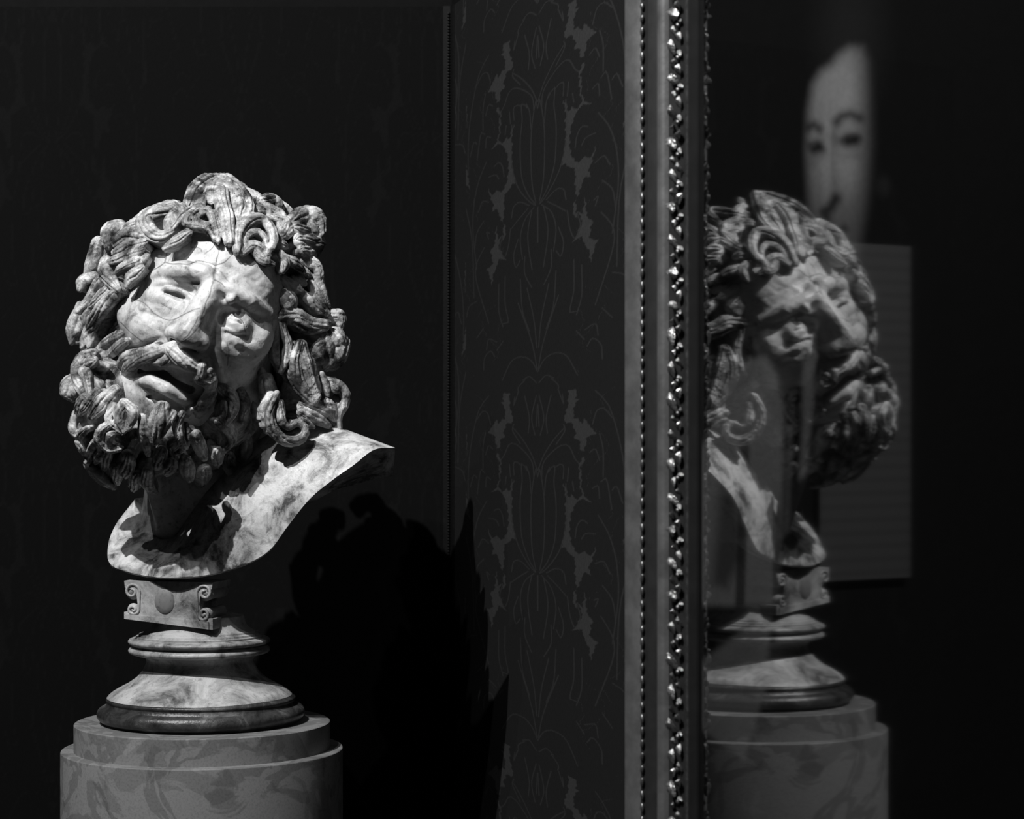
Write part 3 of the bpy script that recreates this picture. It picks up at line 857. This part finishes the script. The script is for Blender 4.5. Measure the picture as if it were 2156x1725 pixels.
# the face stays free of the hair mass
HF.ell(np.array(HEAD['c']) + FF * 60, (168, 205, 260), 8, 'sub')
I3 = np.eye(3)
for c, sz in (((225, 850, 40), (62, 100, 80)), ((330, 910, 60), (110, 52, 70)), ((465, 885, 35), (70, 70, 66)), ((300, 960, 5), (105, 52, 62)), ((195, 775, -15), (34, 55, 45)), ((400, 945, -10), (105, 56, 60))):
    HF.mass(c, tuple(0.93 * v for v in sz), 14, 1, I3)
HF.ell((345, 795, 240), (78, 58, 150), 8, 'sub', axes=I3)
LOCKS = [('H', 'hair'), ('B', 'beard')]        # owner ids 0 and 1 are the masses
def curl(kind, surf, off, r, pts, **kw):
    E = E_.get(surf, HAIRE)
    if surf == 'S':   # hanging beside the cheek down to the shoulder
        q = [(p[0], p[1], 45 + 0.10 * (p[1] - 650) - 0.5 * (p[0] - 640) + off) for p in pts]
    else:
        q = [(p[0], p[1], front_depth(E, p[0], p[1]) + off - (max(p[1] - 925, 0) * 0.55 if surf == 'B' else 0)) for p in pts]
    LOCKS.append((kind, 'curl'))
    HF.lock(q, r, len(LOCKS) - 1, E['c'] - np.array([0, 0, 40.0]), **kw)

HAIR = [
 # upper left
 (6, 20, [(363, 436), (322, 450), (305, 466), (315, 489), (338, 499), (358, 490)]), (-14, 11, [(374, 434), (352, 430), (334, 438)]),
 (2, 13, [(385, 436), (358, 462), (350, 480)]), (6, 15, [(408, 430), (384, 450), (366, 474), (352, 488)]),
 (14, 12, [(396, 490), (372, 507), (346, 523)]), (24, 9, [(418, 434), (397, 455), (392, 471), (416, 474), (438, 481), (452, 503)]),
 (26, 8, [(430, 446), (412, 462), (420, 468), (440, 470)]),
 (-10, 23, [(250, 478), (233, 488), (228, 515)]), (-24, 16, [(294, 468), (272, 480), (256, 490)]), (4, 19, [(297, 497), (264, 496), (243, 512)]),
 (2, 15, [(300, 512), (268, 520), (240, 532)]), (10, 12, [(298, 527), (254, 543), (224, 553)]), (10, 17, [(222, 551), (220, 572), (236, 593), (248, 610)]),
 (12, 9, [(290, 546), (254, 564), (240, 580)]), (10, 13, [(296, 566), (275, 584), (266, 602)]), (4, 10, [(308, 540), (296, 556), (288, 575)]),
 (-30, 19, [(204, 512), (197, 545), (182, 582)]), (-6, 15, [(196, 582), (174, 592), (168, 609)]), (-4, 14, [(218, 583), (203, 603), (186, 632), (162, 655)]),
 (4, 14, [(226, 610), (207, 632), (190, 650)]), (2, 18, [(240, 622), (216, 650), (186, 690)]), (-14, 14, [(168, 645), (150, 686), (150, 722)]),
 (-8, 14, [(200, 650), (172, 680), (158, 702)]), (-2, 13, [(205, 680), (182, 705), (172, 730)]),
 # crown knot
 (20, 17, [(398, 430), (411, 396), (437, 378), (467, 374), (494, 391), (515, 413), (525, 438), (516, 460), (503, 466)]),
 (16, 13, [(458, 384), (446, 404), (444, 426)]), (12, 9, [(487, 392), (484, 414), (486, 436)]),
 (28, 17, [(468, 402), (466, 419), (470, 438), (477, 456), (480, 478), (486, 508)]), (22, 15, [(500, 418), (504, 436), (501, 458)]),
 (18, 13, [(424, 416), (421, 436), (440, 446)]), (24, 9, [(438, 439), (447, 459), (456, 483), (460, 508)]), (28, 8, [(450, 446), (463, 466), (472, 494), (476, 512)]),
 (-20, 26, [(440, 410), (470, 400), (505, 420)]), (-25, 24, [(480, 450), (510, 470)]),
 # ring curl over the right temple
 (24, 13, [(500, 526), (503, 488), (521, 465), (549, 460), (570, 481), (577, 510), (563, 532)]), (20, 8, [(514, 513), (521, 494), (542, 487), (558, 501), (562, 520)]),
 (22, 10, [(514, 531), (530, 516), (549, 520), (567, 538)]), (18, 11, [(537, 530), (553, 547), (576, 556)]),
 (-2, 13, [(535, 443), (558, 443), (572, 460)]), (2, 14, [(565, 437), (591, 455), (588, 478)]), (6, 13, [(581, 459), (602, 469), (594, 494), (584, 500)]),
 (6, 12, [(612, 481), (598, 500)]), (4, 12, [(584, 510), (604, 520)]), (-12, 10, [(503, 388), (520, 400)]), (-10, 12, [(523, 404), (539, 412), (545, 424)]),
 (-8, 12, [(540, 420), (530, 436)]), (-6, 15, [(549, 424), (572, 419), (586, 430), (590, 446)]), (-16, 10, [(588, 425), (609, 443), (624, 464)]),
 (6, 21, [(616, 468), (641, 453), (662, 451), (675, 464), (679, 484)]), (10, 26, [(638, 468), (660, 486)]), (14, 19, [(622, 482), (655, 496), (674, 494)]),
 (12, 19, [(628, 508), (651, 513), (672, 513), (668, 532)]), (14, 15, [(636, 526), (662, 536)]), (-10, 16, [(640, 545), (664, 560), (676, 590)]), (-6, 15, [(655, 600), (672, 630), (684, 655)]), (0, 14, [(640, 622), (662, 640), (690, 660)]),
 (4, 13, [(604, 545), (622, 556), (640, 572)]), (8, 12, [(590, 535), (600, 552), (596, 572)]),
 # right side
 (-30, 14, [(572, 576), (582, 592)]), (-16, 13, [(576, 604), (584, 622)]), (10, 13, [(596, 588), (618, 604), (636, 614)]), (4, 12, [(622, 582), (642, 598)]),
 (0, 11, [(630, 565), (652, 580)]), (14, 23, [(600, 626), (612, 642)]), (-18, 15, [(656, 575), (672, 599), (680, 622), (690, 642)]),
 (12, 20, [(592, 668), (622, 668), (648, 686), (684, 688)]), (14, 9, [(626, 656), (658, 676), (694, 678)]), (16, 10, [(596, 685), (600, 706), (607, 728), (601, 764), (592, 784)]),
 (8, 9, [(582, 690), (580, 740), (586, 778)]), (18, 15, [(631, 727), (622, 757), (627, 792), (645, 822), (664, 845)]), (20, 14, [(637, 727), (644, 764), (653, 801), (670, 836)]),
 (14, 14, [(613, 785), (631, 815), (655, 850)]), (8, 8, [(657, 757), (664, 792), (674, 824)]), (4, 8, [(678, 788), (687, 810), (692, 832)]),
 (-20, 16, [(694, 666), (714, 668), (716, 692)]), (-4, 22, [(706, 706), (716, 722)]), (-14, 25, [(722, 728), (708, 754), (690, 770)]), (-20, 38, [(676, 720), (684, 745)]),
 (-6, 12, [(696, 806), (714, 812), (728, 836), (723, 856), (714, 876), (716, 902)]), (0, 11, [(700, 812), (710, 824)]),
 (22, 12, [(583, 832), (567, 873), (579, 911), (608, 931), (637, 924), (643, 903), (629, 890), (612, 900)]), (20, 12, [(590, 850), (592, 884), (607, 902)]),
 (6, 13, [(634, 868), (666, 882), (692, 897)]), (4, 9, [(632, 885), (660, 900)]), (2, 14, [(640, 850), (676, 866), (700, 868)]),
 (-10, 20, [(560, 800), (570, 850), (580, 880)]), (-6, 16, [(690, 850), (704, 880)]),
]
BEARD = [
 (8, 11, [(300, 880), (302, 915), (312, 958)]), (18, 21, [(342, 862), (334, 892), (326, 928)]), (22, 11, [(364, 872), (343, 902), (330, 925)]),
 (14, 10, [(384, 872), (373, 899), (380, 926), (386, 943), (371, 955)]), (10, 6, [(392, 893), (397, 922), (394, 946)]), (8, 14, [(412, 915), (420, 938), (431, 966)]),
 (16, 15, [(466, 816), (487, 836), (491, 862), (480, 888)]), (14, 10, [(470, 850), (468, 884)]), (10, 11, [(459, 887), (480, 906), (489, 928), (471, 953)]),
 (6, 7, [(487, 896), (494, 920), (488, 940)]), (10, 13, [(506, 824), (517, 852), (510, 888)]), (0, 10, [(529, 841), (538, 869), (535, 899), (521, 922)]),
 (-10, 16, [(520, 930), (516, 974)]), (-8, 14, [(459, 950), (458, 980)]),
 (20, 12, [(264, 850), (280, 869), (270, 903)]), (20, 12, [(259, 850), (250, 876), (261, 908)]), (14, 11, [(242, 857), (231, 883), (256, 909)]),
 (16, 10, [(231, 894), (213, 906), (212, 929), (229, 947), (252, 947)]), (12, 8, [(250, 908), (231, 915), (231, 938), (247, 940)]), (8, 7, [(206, 908), (203, 929), (217, 962)]),
 (6, 9, [(200, 930), (187, 954), (180, 974)]), (0, 11, [(166, 932), (180, 960)]), (4, 9, [(212, 952), (200, 976)]), (0, 11, [(158, 872), (152, 900), (164, 917), (186, 901)]),
 (18, 13, [(243, 820), (213, 845), (189, 877)]), (14, 10, [(238, 836), (217, 859), (196, 880)]), (10, 12, [(204, 825), (183, 852), (170, 871)]), (2, 13, [(175, 840), (161, 871)]),
 (4, 12, [(198, 743), (172, 750), (158, 776), (164, 808), (180, 838)]), (8, 16, [(196, 762), (178, 774), (184, 799), (188, 828)]),
 (-24, 12, [(157, 792), (140, 804), (135, 826), (153, 843)]), (-14, 14, [(156, 812), (156, 832)]),
 (-16, 16, [(188, 982), (213, 1008), (238, 1026)]), (-8, 13, [(243, 985), (247, 1018)]), (-4, 13, [(310, 992), (310, 1020), (328, 1038)]), (4, 15, [(361, 976), (352, 998)]),
 (-14, 18, [(270, 960), (262, 1000)]), (-14, 16, [(390, 970), (400, 1010)]), (-10, 15, [(225, 950), (218, 985)]), (-20, 18, [(430, 990), (424, 1020)]), (-12, 15, [(340, 950), (330, 985)]),
 (-20, 16, [(480, 960), (490, 1000)]), (-20, 16, [(290, 1000), (280, 1030)]),
]
SIDE = [(-8, 12, [(266, 632), (244, 664), (222, 698)]), (-6, 11, [(272, 664), (248, 688), (224, 716)]), (-4, 10, [(282, 690), (256, 706), (232, 730)]), (12, 11, [(250, 704), (217, 727), (200, 747)]), (14, 11, [(266, 719), (231, 746), (196, 764)]), (14, 14, [(247, 771), (217, 783), (194, 790)]),
        (4, 12, [(234, 680), (200, 696), (187, 730)]), (10, 10, [(238, 745), (214, 758), (196, 776)]), (10, 12, [(240, 790), (222, 806), (206, 820)])]
MOUS = [(14, 15, [(368, 728), (336, 741), (305, 751), (272, 772), (260, 800)]), (16, 13, [(325, 733), (287, 746), (264, 754), (250, 781), (250, 813), (260, 838)]),
        (12, 15, [(364, 736), (352, 757), (326, 764)]), (19, 20, [(362, 738), (390, 760), (416, 777)]), (22, 14, [(425, 772), (421, 797), (436, 806), (441, 824)]),
        (20, 13, [(440, 782), (446, 806), (438, 832)]), (18, 17, [(444, 826), (436, 842), (424, 860), (406, 884)]), (26, 8, [(418, 866), (404, 862), (394, 876), (404, 890), (414, 880)]),
        (8, 12, [(300, 740), (270, 752), (256, 775)])]
for off, r, pts in HAIR:
    mx_ = sum(p[0] for p in pts) / len(pts); my_ = sum(p[1] for p in pts) / len(pts)
    curl('H', 'S' if mx_ > 575 and my_ > 560 else 'H', off, r * 1.08, pts)
for off, r, pts in BEARD: curl('B', 'B', off, r * 1.12, pts)
for off, r, pts in SIDE: curl('B', 'F', off + 22, r * 1.1, pts, amp=0.2, k=8)
for off, r, pts in MOUS: curl('M', 'F', off + 16, r, pts, amp=0.16)
Vl, Ql = HF.mesh()
ii = np.clip(np.round((Vl - HF.lo) / HF.h).astype(int), 0, HF.n - 1)
owner = HF.own[ii[:, 0], ii[:, 1], ii[:, 2]]
dW = wobble(Vl, 0.9, 9) + wobble(Vl, 0.6, 4)
Vl = Vl + dW[:, None] * np.array([0.35, 0.35, 0.7])
Wl = unproj(Vl[:, 0], Vl[:, 1], Vl[:, 2] + DH)
# pixel rows run down and depth runs to the viewer: turn every quad the right way round once
fo = np.sort(owner[Ql], axis=1)[:, 1]
del HF.v, HF.own
def sub_mesh(sel):
    q = Ql[sel]; u, inv = np.unique(q, return_inverse=True)
    return Wl[u], inv.reshape(q.shape)
def sign_of(V, Q):
    P0 = V[Q]; nn = np.cross(P0[:, 1] - P0[:, 0], P0[:, 2] - P0[:, 0]); c = P0.mean(1) - V.mean(0)
    return (nn * c).sum() > 0
if not sign_of(Wl, Ql): Ql = Ql[:, ::-1]
def main_piece(q):
    u, inv = np.unique(q, return_inverse=True); inv = inv.reshape(q.shape); lab = np.arange(len(u))
    while True:
        m_ = lab[inv].min(1); new = lab.copy(); np.minimum.at(new, inv.ravel(), np.repeat(m_, 4))
        if (new == lab).all(): break
        lab = new
    fl_ = lab[inv[:, 0]]; vals, cnt = np.unique(fl_, return_counts=True)
    return fl_ == vals[cnt.argmax()]
for oid in range(2, len(LOCKS)):
    w_ = np.flatnonzero(fo == oid)
    if len(w_): fo[w_[~main_piece(Ql[w_])]] = 0 if LOCKS[oid][0] == 'H' else 1
parents = {}
for oid, (kind, nm) in enumerate(LOCKS):
    sel = fo == oid
    if not sel.any(): continue
    V, Q = sub_mesh(sel)
    if kind == 'M' and 'M' not in parents: nm = 'moustache'
    mt = M['chest'] if kind == 'M' else M['hair']
    o = link_np(nm, V, Q, mt, parents.get(kind, bust), BASE)
    if kind not in parents: parents[kind] = o
hair = parents['H']; beard = parents['B']
# locks over the back of the head, out of the camera's sight
for i in range(46):
    u_ = random.uniform(-0.75, 0.85); a_ = random.uniform(math.pi * 1.05, math.pi * 1.95)
    rad = math.sqrt(1 - u_ * u_)
    dv = RR * (225 * rad * math.cos(a_)) + FF * (175 * rad * math.sin(a_)) + UU * (215 * u_)
    c0 = np.array([465., 590., -60.]) + dv
    if c0[1] > 900: continue
    tg = np.cross(dv, np.random.randn(3)); tg /= np.linalg.norm(tg); b2 = np.cross(dv / np.linalg.norm(dv), tg)
    pts = [c0 + 26 * (tg * math.cos(t) + b2 * math.sin(t)) * (1 - 0.1 * t) - dv * 0.02 * t for t in np.linspace(0, 3.6, 6)]
    V, Q = tube(catmull(pts, 22), np.full(22, random.uniform(12, 18)), 16, 4, 0.12, 0.3, 0.8, center=np.array([465., 590., -60.]))
    link_np('curl', unproj(V[:, 0], V[:, 1], V[:, 2] + DH), Q, M['hair'], hair, BASE)

# ------------------------------------------------------------------ framed portrait on the side wall
S_IN = on_plane(1466)                 # far edge of the glass
S_OUT = on_plane(2156) - 0.06         # near edge, out of view
Z_LO, Z_HI = HC - 0.40, HC + 0.46
fr_base = v3(pt((S_IN + S_OUT) / 2, WALL_OFF), Z_LO - 0.1)
fr = empty('framed_portrait', fr_base)
tag(fr, 'dark portrait painting of a face under glass in a carved gilt frame', 'painting')
def wp(s, h, z):   # s along, h out of the glass plane towards the room
    p = pl(s, h); return np.array([p[0], p[1], z])
# profile of the moulding: (distance outwards from the sight edge, height off the glass plane)
def strip(name, prof, mat, s_edge, sgn, z0, z1, seg=1):
    prof = np.asarray(prof); n = len(prof); zs = np.linspace(z0, z1, seg + 1)
    vs = [wp(s_edge + sgn * a, h, z) for z in zs for a, h in prof]
    fs = grid_faces(seg + 1, n)
    if sgn > 0: fs = [tuple(reversed(f)) for f in fs]
    return link(name, vs, fs, mat, fr, fr_base)
def arcp(ca, ch, ra, rh, a0, a1, n):
    return [(ca + ra * math.cos(math.radians(t)), ch + rh * math.sin(math.radians(t))) for t in np.linspace(a0, a1, n)]
BACKH = -WALL_OFF + 0.0005
P_lip = [(0.0, -0.002), (0.0, 0.0074)]
P_sight = [(0.0, 0.0074), (0.0042, 0.0084)]
P_carve = [(0.0042, 0.0076), (0.012, 0.0088), (0.020, 0.0122), (0.0270, 0.0160)]
P_torus = [(0.0270, 0.0160)] + arcp(0.0355, 0.0165, 0.0080, 0.0068, 172, 25, 12) + [(0.0435, 0.0190)]
P_hollow = [(0.0435, 0.0190), (0.0450, 0.0225), (0.0520, 0.0240), (0.0535, 0.0260), (0.0555, 0.0262), (0.0580, 0.0255), (0.0650, 0.0290)]
P_edge = [(0.0650, 0.0290), (0.0680, 0.0316), (0.0760, 0.0344), (0.0850, 0.0372), (0.0880, 0.0366), (0.0900, 0.032), (0.0900, 0.0), (0.0900, BACKH)]
for s_e, sg in ((S_IN, 1), (S_OUT, -1)):
    strip('rebate_lip', P_lip, M['black'], s_e, sg, Z_LO, Z_HI)
    strip('sight_edge', P_sight, M['gilt_dark'], s_e, sg, Z_LO, Z_HI)
    strip('carved_band', P_carve, M['black'], s_e, sg, Z_LO, Z_HI)
    strip('torus_moulding', P_torus, M['gilt'], s_e, sg, Z_LO, Z_HI)
    strip('hollow', P_hollow, M['black'], s_e, sg, Z_LO, Z_HI)
    strip('outer_edge', P_edge, M['gilt'], s_e, sg, Z_LO - 0.085, Z_HI + 0.085)
# top and bottom rails
for z_e, sg in ((Z_HI, 1), (Z_LO, -1)):
    prof = np.array(P_lip + P_sight + P_carve + P_torus + P_hollow + P_edge)
    vs = [wp(s, h, z_e + sg * a) for s in (S_OUT - 0.085, S_IN + 0.085) for a, h in prof]
    fs = grid_faces(2, len(prof))
    link('frame_rail', vs, fs, M['gilt'], fr, fr_base)
# beads and carved leaves
me_b = sphere_mesh('bead', 10, 7, (0.0032, 0.0032, 0.0036)); me_b.materials.append(M['bead_gilt'])
def inst(me, name, s, h, z, rx=0.0, ry=0.0, sc=(1, 1, 1), parent=fr):
    o = bpy.data.objects.new(name, me); COL.objects.link(o); o.parent = parent
    o.location = wp(s, h, z) - fr_base
    o.rotation_euler = (rx, ry, math.atan2(dr[1], dr[0])); o.scale = sc
    return o
nb = 72
for i in range(nb):
    z = Z_LO + 0.02 + i * (Z_HI - Z_LO - 0.04) / (nb - 1)
    inst(me_b, 'bead', S_IN + 0.0615, 0.0290, z, sc=(0.75, 0.6, random.uniform(1.0, 1.35)), ry=random.uniform(-.3, .3))
def leaf_mesh():
    n, m = 9, 7; vs = []
    for i in range(n):
        t = i / (n - 1); wv = math.sin(math.pi * min(t * 0.92 + 0.08, 1)) ** 0.7
        for j in range(m):
            a = -1 + 2 * j / (m - 1)
            vs.append((a * 0.0068 * wv * (1 + 0.18 * math.cos(t * 19)), 0.0050 * (1 - a * a) * wv + 0.0020 * math.cos(a * 7) * wv + 0.004 * t * t, (t - 0.5) * 0.020))
    fs = [tuple(reversed(f)) for f in grid_faces(n, m)]
    me = bpy.data.meshes.new('carved_leaf'); me.from_pydata(vs, [], fs); me.update()
    me.polygons.foreach_set('use_smooth', np.ones(len(fs), dtype=bool)); me.materials.append(M['leaf_gilt'])
    return me
me_l = leaf_mesh()
nl = 58
for i in range(nl):
    z = Z_LO + 0.02 + i * (Z_HI - Z_LO - 0.04) / (nl - 1)
    k = (1.15, 0.75, 0.95, 0.6)[i % 4]
    inst(me_l, 'carved_leaf', S_IN + 0.0195 + random.uniform(-.002, .001), 0.0125, z, rx=random.uniform(-.35, .35), ry=(0.7, -0.9, 0.25, -0.5)[i % 4] + random.uniform(-.5, .5), sc=(k * .7, k, k * random.uniform(.5, .8)))
    inst(me_l, 'carved_leaf', S_IN + 0.0105, 0.0098, z + 0.007, rx=random.uniform(-.4, .4), ry=(-0.8, 0.6, -0.2, 1.0)[i % 4] + random.uniform(-.5, .5), sc=(k * 0.55, k * 0.8, k * random.uniform(.4, .6)))
    if i % 2: inst(me_b, 'berry', S_IN + 0.0150, 0.0115, z + 0.004, sc=(0.8, 0.8, 0.7))
# painted canvas, 9 mm behind the glass front
CAN = 0.006
k_px = 150
def picture(px, py):
    v = np.full(px.shape, 0.002)
    def blob(x, y, rx, ry, soft=0.5): return 1 - sm(np.hypot((px - x) / rx, (py - y) / ry), 1 - soft, 1 + soft)
    def poly(pts, soft):
        ins = np.zeros(px.shape, bool); d = seg_dist(px, py, pts + [pts[0]])
        for (x0, y0), (x1, y1) in zip(pts, pts[1:] + [pts[0]]):
            c = ((y0 > py) != (y1 > py)) & (px < (x1 - x0) * (py - y0) / (y1 - y0 + 1e-9) + x0); ins ^= c
        sd = np.where(ins, -d, d)
        return 1 - sm(sd, -soft, soft)
    # hair, a little lighter on top
    v = v + 0.007 * blob(1790, 70, 60, 130, 0.9)
    # face
    face = poly([(1703, 235), (1712, 178), (1730, 150), (1752, 136), (1766, 116), (1790, 100), (1818, 100), (1834, 130), (1838, 200), (1842, 300), (1836, 400), (1822, 480),
                 (1805, 560), (1770, 620), (1735, 600), (1715, 520), (1704, 420), (1700, 320)], 17)
    lum = 0.15 * (0.40 + 0.60 * blob(1762, 230, 85, 210, 0.8)) * (1 - 0.85 * sm(px, 1785, 1848)) * (1 - 0.45 * sm(py, 280, 540))
    def dark(pts, wd, s, k):
        d = seg_dist(px, py, pts); return 1 - k * (1 - sm(d, wd - s, wd + s))
    lum = lum * dark([(1762, 256), (1772, 245), (1790, 240), (1810, 249)], 8, 12, 0.85) * dark([(1757, 285), (1760, 262)], 4, 16, 0.4)      # brows
    lum = lum * dark([(1703, 268), (1714, 263), (1724, 270)], 8, 12, 0.85) * dark([(1728, 278), (1733, 292)], 4, 16, 0.4)
    lum = lum * dark([(1787, 297), (1799, 295)], 13, 12, 0.95) * dark([(1772, 296), (1788, 286), (1808, 290)], 5, 10, 0.6)   # eyes
    lum = lum * dark([(1715, 314), (1723, 310)], 12, 12, 0.95) * dark([(1704, 304), (1718, 300), (1732, 314)], 5, 10, 0.6)
    lum = lum * dark([(1760, 300), (1772, 300)], 6, 16, 0.4) * dark([(1736, 322), (1732, 330)], 5, 12, 0.35)
    lum = lum * dark([(1754, 290), (1752, 345), (1757, 395), (1764, 420)], 3, 20, 0.32)                     # side of the nose
    lum = lum * dark([(1736, 446), (1748, 438), (1760, 418)], 10, 12, 0.9) * dark([(1741, 458), (1743, 470)], 8, 12, 0.8)
    lum = lum * dark([(1744, 494), (1760, 489), (1778, 482)], 6, 10, 0.85)
    lum = lum * dark([(1712, 345), (1714, 335)], 6, 14, 0.35) * dark([(1778, 328), (1802, 326)], 5, 14, 0.3)
    lum = lum * (1 + 0.3 * blob(1741, 360, 10, 90, 0.8)) * (1 + 0.25 * blob(1786, 365, 26, 45, 0.8)) * (1 + 0.25 * blob(1775, 180, 45, 60, 0.8))
    v = v * (1 - face) + lum * face
    v = v + 0.006 * blob(1860, 392, 14, 20, 0.8)
    # soft grey forms low in the picture
    a = poly([(1580, 755), (1612, 752), (1636, 790), (1650, 860), (1648, 1010), (1636, 1276), (1466, 1276), (1466, 960), (1500, 900), (1530, 800)], 10)
    a = a * (1 - 0.75 * (1 - sm(np.abs(px - 1566 + 0.03 * (py - 1000)), 4, 16)) * sm(py, 900, 960)) * (1 - 0.6 * (1 - sm(np.abs(px - 1634), 3, 12)) * sm(py, 1000, 1100))
    a = a * (1 - 0.7 * poly([(1520, 960), (1555, 1010), (1560, 1180), (1530, 1240), (1500, 1230)], 18))
    v = v + 0.062 * a
    v = v + 0.045 * poly([(1690, 760), (1716, 740), (1712, 860), (1696, 1000), (1682, 1010), (1690, 880)], 9)
    v = v + 0.026 * poly([(1660, 900), (1668, 900), (1662, 1120), (1648, 1130)], 8)
    v = v + 0.045 * poly([(1466, 1400), (1560, 1330), (1622, 1300), (1616, 1440), (1568, 1600), (1466, 1530)], 10)
    return v
s_a, s_b = S_OUT - 0.004, S_IN + 0.004
nu, nv = 320, 320
Sg, Zg = np.meshgrid(np.linspace(s_a, s_b, nu), np.linspace(Z_LO - 0.004, Z_HI + 0.004, nv), indexing='ij')
Pg = np.stack([MID[0] + dr[0] * Sg + nrm[0] * CAN, MID[1] + dr[1] * Sg + nrm[1] * CAN, Zg], -1)
# the brushwork is laid out on the flat canvas in a drawing square that shares the photograph's columns and rows
qx = CX + F * Pg[..., 0] / Pg[..., 1]; qy = HZ - F * (Pg[..., 2] - HC) / Pg[..., 1]
val = picture(qx, qy)
idx = np.arange(nu * nv).reshape(nu, nv)
q = np.stack([idx[:-1, :-1], idx[:-1, 1:], idx[1:, 1:], idx[1:, :-1]], -1).reshape(-1, 4)
m, t, N, L, B = nt('painted_canvas')
at = N.new('ShaderNodeAttribute'); at.attribute_name = 'paint'
nz = noise(N, L, coord(N), 260, 4, 0.6)
L.new(mul(N, L, at.outputs['Color'], ramp(N, L, nz, [(0.3, 0.85), (0.7, 1.1)])), B.inputs['Base Color'])
B.inputs['Roughness'].default_value = 0.7; B.inputs['Specular IOR Level'].default_value = 0.0
can = link_np('canvas', Pg.reshape(-1, 3), q, m, fr, fr_base, smooth=False)
cc = np.repeat(val.ravel()[:, None], 4, 1).astype(np.float32); cc[:, 3] = 1
ca = can.data.color_attributes.new('paint', 'FLOAT_COLOR', 'POINT'); ca.data.foreach_set('color', cc.ravel())
# glass pane
m, t, N, L, B = nt('picture_glass')
N.remove(B)
out = [n for n in N if n.type == 'OUTPUT_MATERIAL'][0]
tp = N.new('ShaderNodeBsdfTransparent'); gl = N.new('ShaderNodeBsdfGlossy'); gl.inputs['Roughness'].default_value = 0.03
lw = N.new('ShaderNodeLayerWeight'); lw.inputs['Blend'].default_value = 0.5
pw = N.new('ShaderNodeMath'); pw.operation = 'POWER'; L.new(lw.outputs['Facing'], pw.inputs[0]); pw.inputs[1].default_value = 1.75
fz = N.new('ShaderNodeMath'); fz.operation = 'MULTIPLY_ADD'; L.new(pw.outputs[0], fz.inputs[0]); fz.inputs[1].default_value = 0.95; fz.inputs[2].default_value = 0.04
mx = N.new('ShaderNodeMixShader'); geo = N.new('ShaderNodeNewGeometry'); inv = N.new('ShaderNodeMath'); inv.operation = 'SUBTRACT'; inv.inputs[0].default_value = 1.0; L.new(geo.outputs['Backfacing'], inv.inputs[1])
fm = N.new('ShaderNodeMath'); fm.operation = 'MULTIPLY'; L.new(fz.outputs[0], fm.inputs[0]); L.new(inv.outputs[0], fm.inputs[1])
L.new(fm.outputs[0], mx.inputs[0]); L.new(tp.outputs[0], mx.inputs[1]); L.new(gl.outputs[0], mx.inputs[2])
L.new(mx.outputs[0], out.inputs['Surface'])
M['glass'] = m
gv = [wp(s, h, z) for h in (0.0, -0.003) for s, z in ((S_OUT - .002, Z_LO - .002), (S_IN + .002, Z_LO - .002), (S_IN + .002, Z_HI + .002), (S_OUT - .002, Z_HI + .002))]
gf = [(0, 1, 2, 3), (7, 6, 5, 4), (0, 4, 5, 1), (1, 5, 6, 2), (2, 6, 7, 3), (3, 7, 4, 0)]
gl_o = link('glass_pane', gv, gf, M['glass'], fr, fr_base, smooth=False)
bmx = bmesh.new(); bmx.from_mesh(gl_o.data); bmesh.ops.recalc_face_normals(bmx, faces=bmx.faces); bmx.to_mesh(gl_o.data); bmx.free()

# ------------------------------------------------------------------ text panel on the back wall, seen only as a reflection
def refl_x(px):
    """x on the back wall reached by the sight line of column px after the glass"""
    s = on_plane(px); p = MID + dr * s
    d = np.array([(px - CX) / F, 1.0]); d2 = d - 2 * np.dot(d, nrm) * nrm
    t = (BY - p[1]) / d2[1]; return (p + d2 * t)[0], p[1] + t
xa, da = refl_x(1906); xb, db = refl_x(1715)
zt = HC + (HZ - 520) / F * da; zb = HC + (HZ - 1215) / F * da
m, t, N, L, B = nt('printed_panel')
co = coord(N)
wv = N.new('ShaderNodeTexWave'); wv.bands_direction = 'Z'; wv.inputs['Scale'].default_value = 16; wv.inputs['Distortion'].default_value = 0.0
L.new(co, wv.inputs['Vector'])
L.new(ramp(N, L, wv.outputs['Fac'], [(0.5, 0.036), (0.8, 0.030)]), B.inputs['Base Color'])
B.inputs['Roughness'].default_value = 0.6
vs, fs = box_verts(((xa + xb) / 2, BY - 0.006, (zt + zb) / 2), (1, 0, 0), (0, 1, 0), Z3, abs(xb - xa) / 2, 0.006, (zt - zb) / 2)
pb = np.array([(xa + xb) / 2, BY - 0.006, zb])
pn = link('wall_text_panel', vs, fs, m, None, pb, smooth=False); pn.location = pb
tag(pn, 'pale rectangular wall panel with rows of faint print, mirrored in the glass', 'sign')
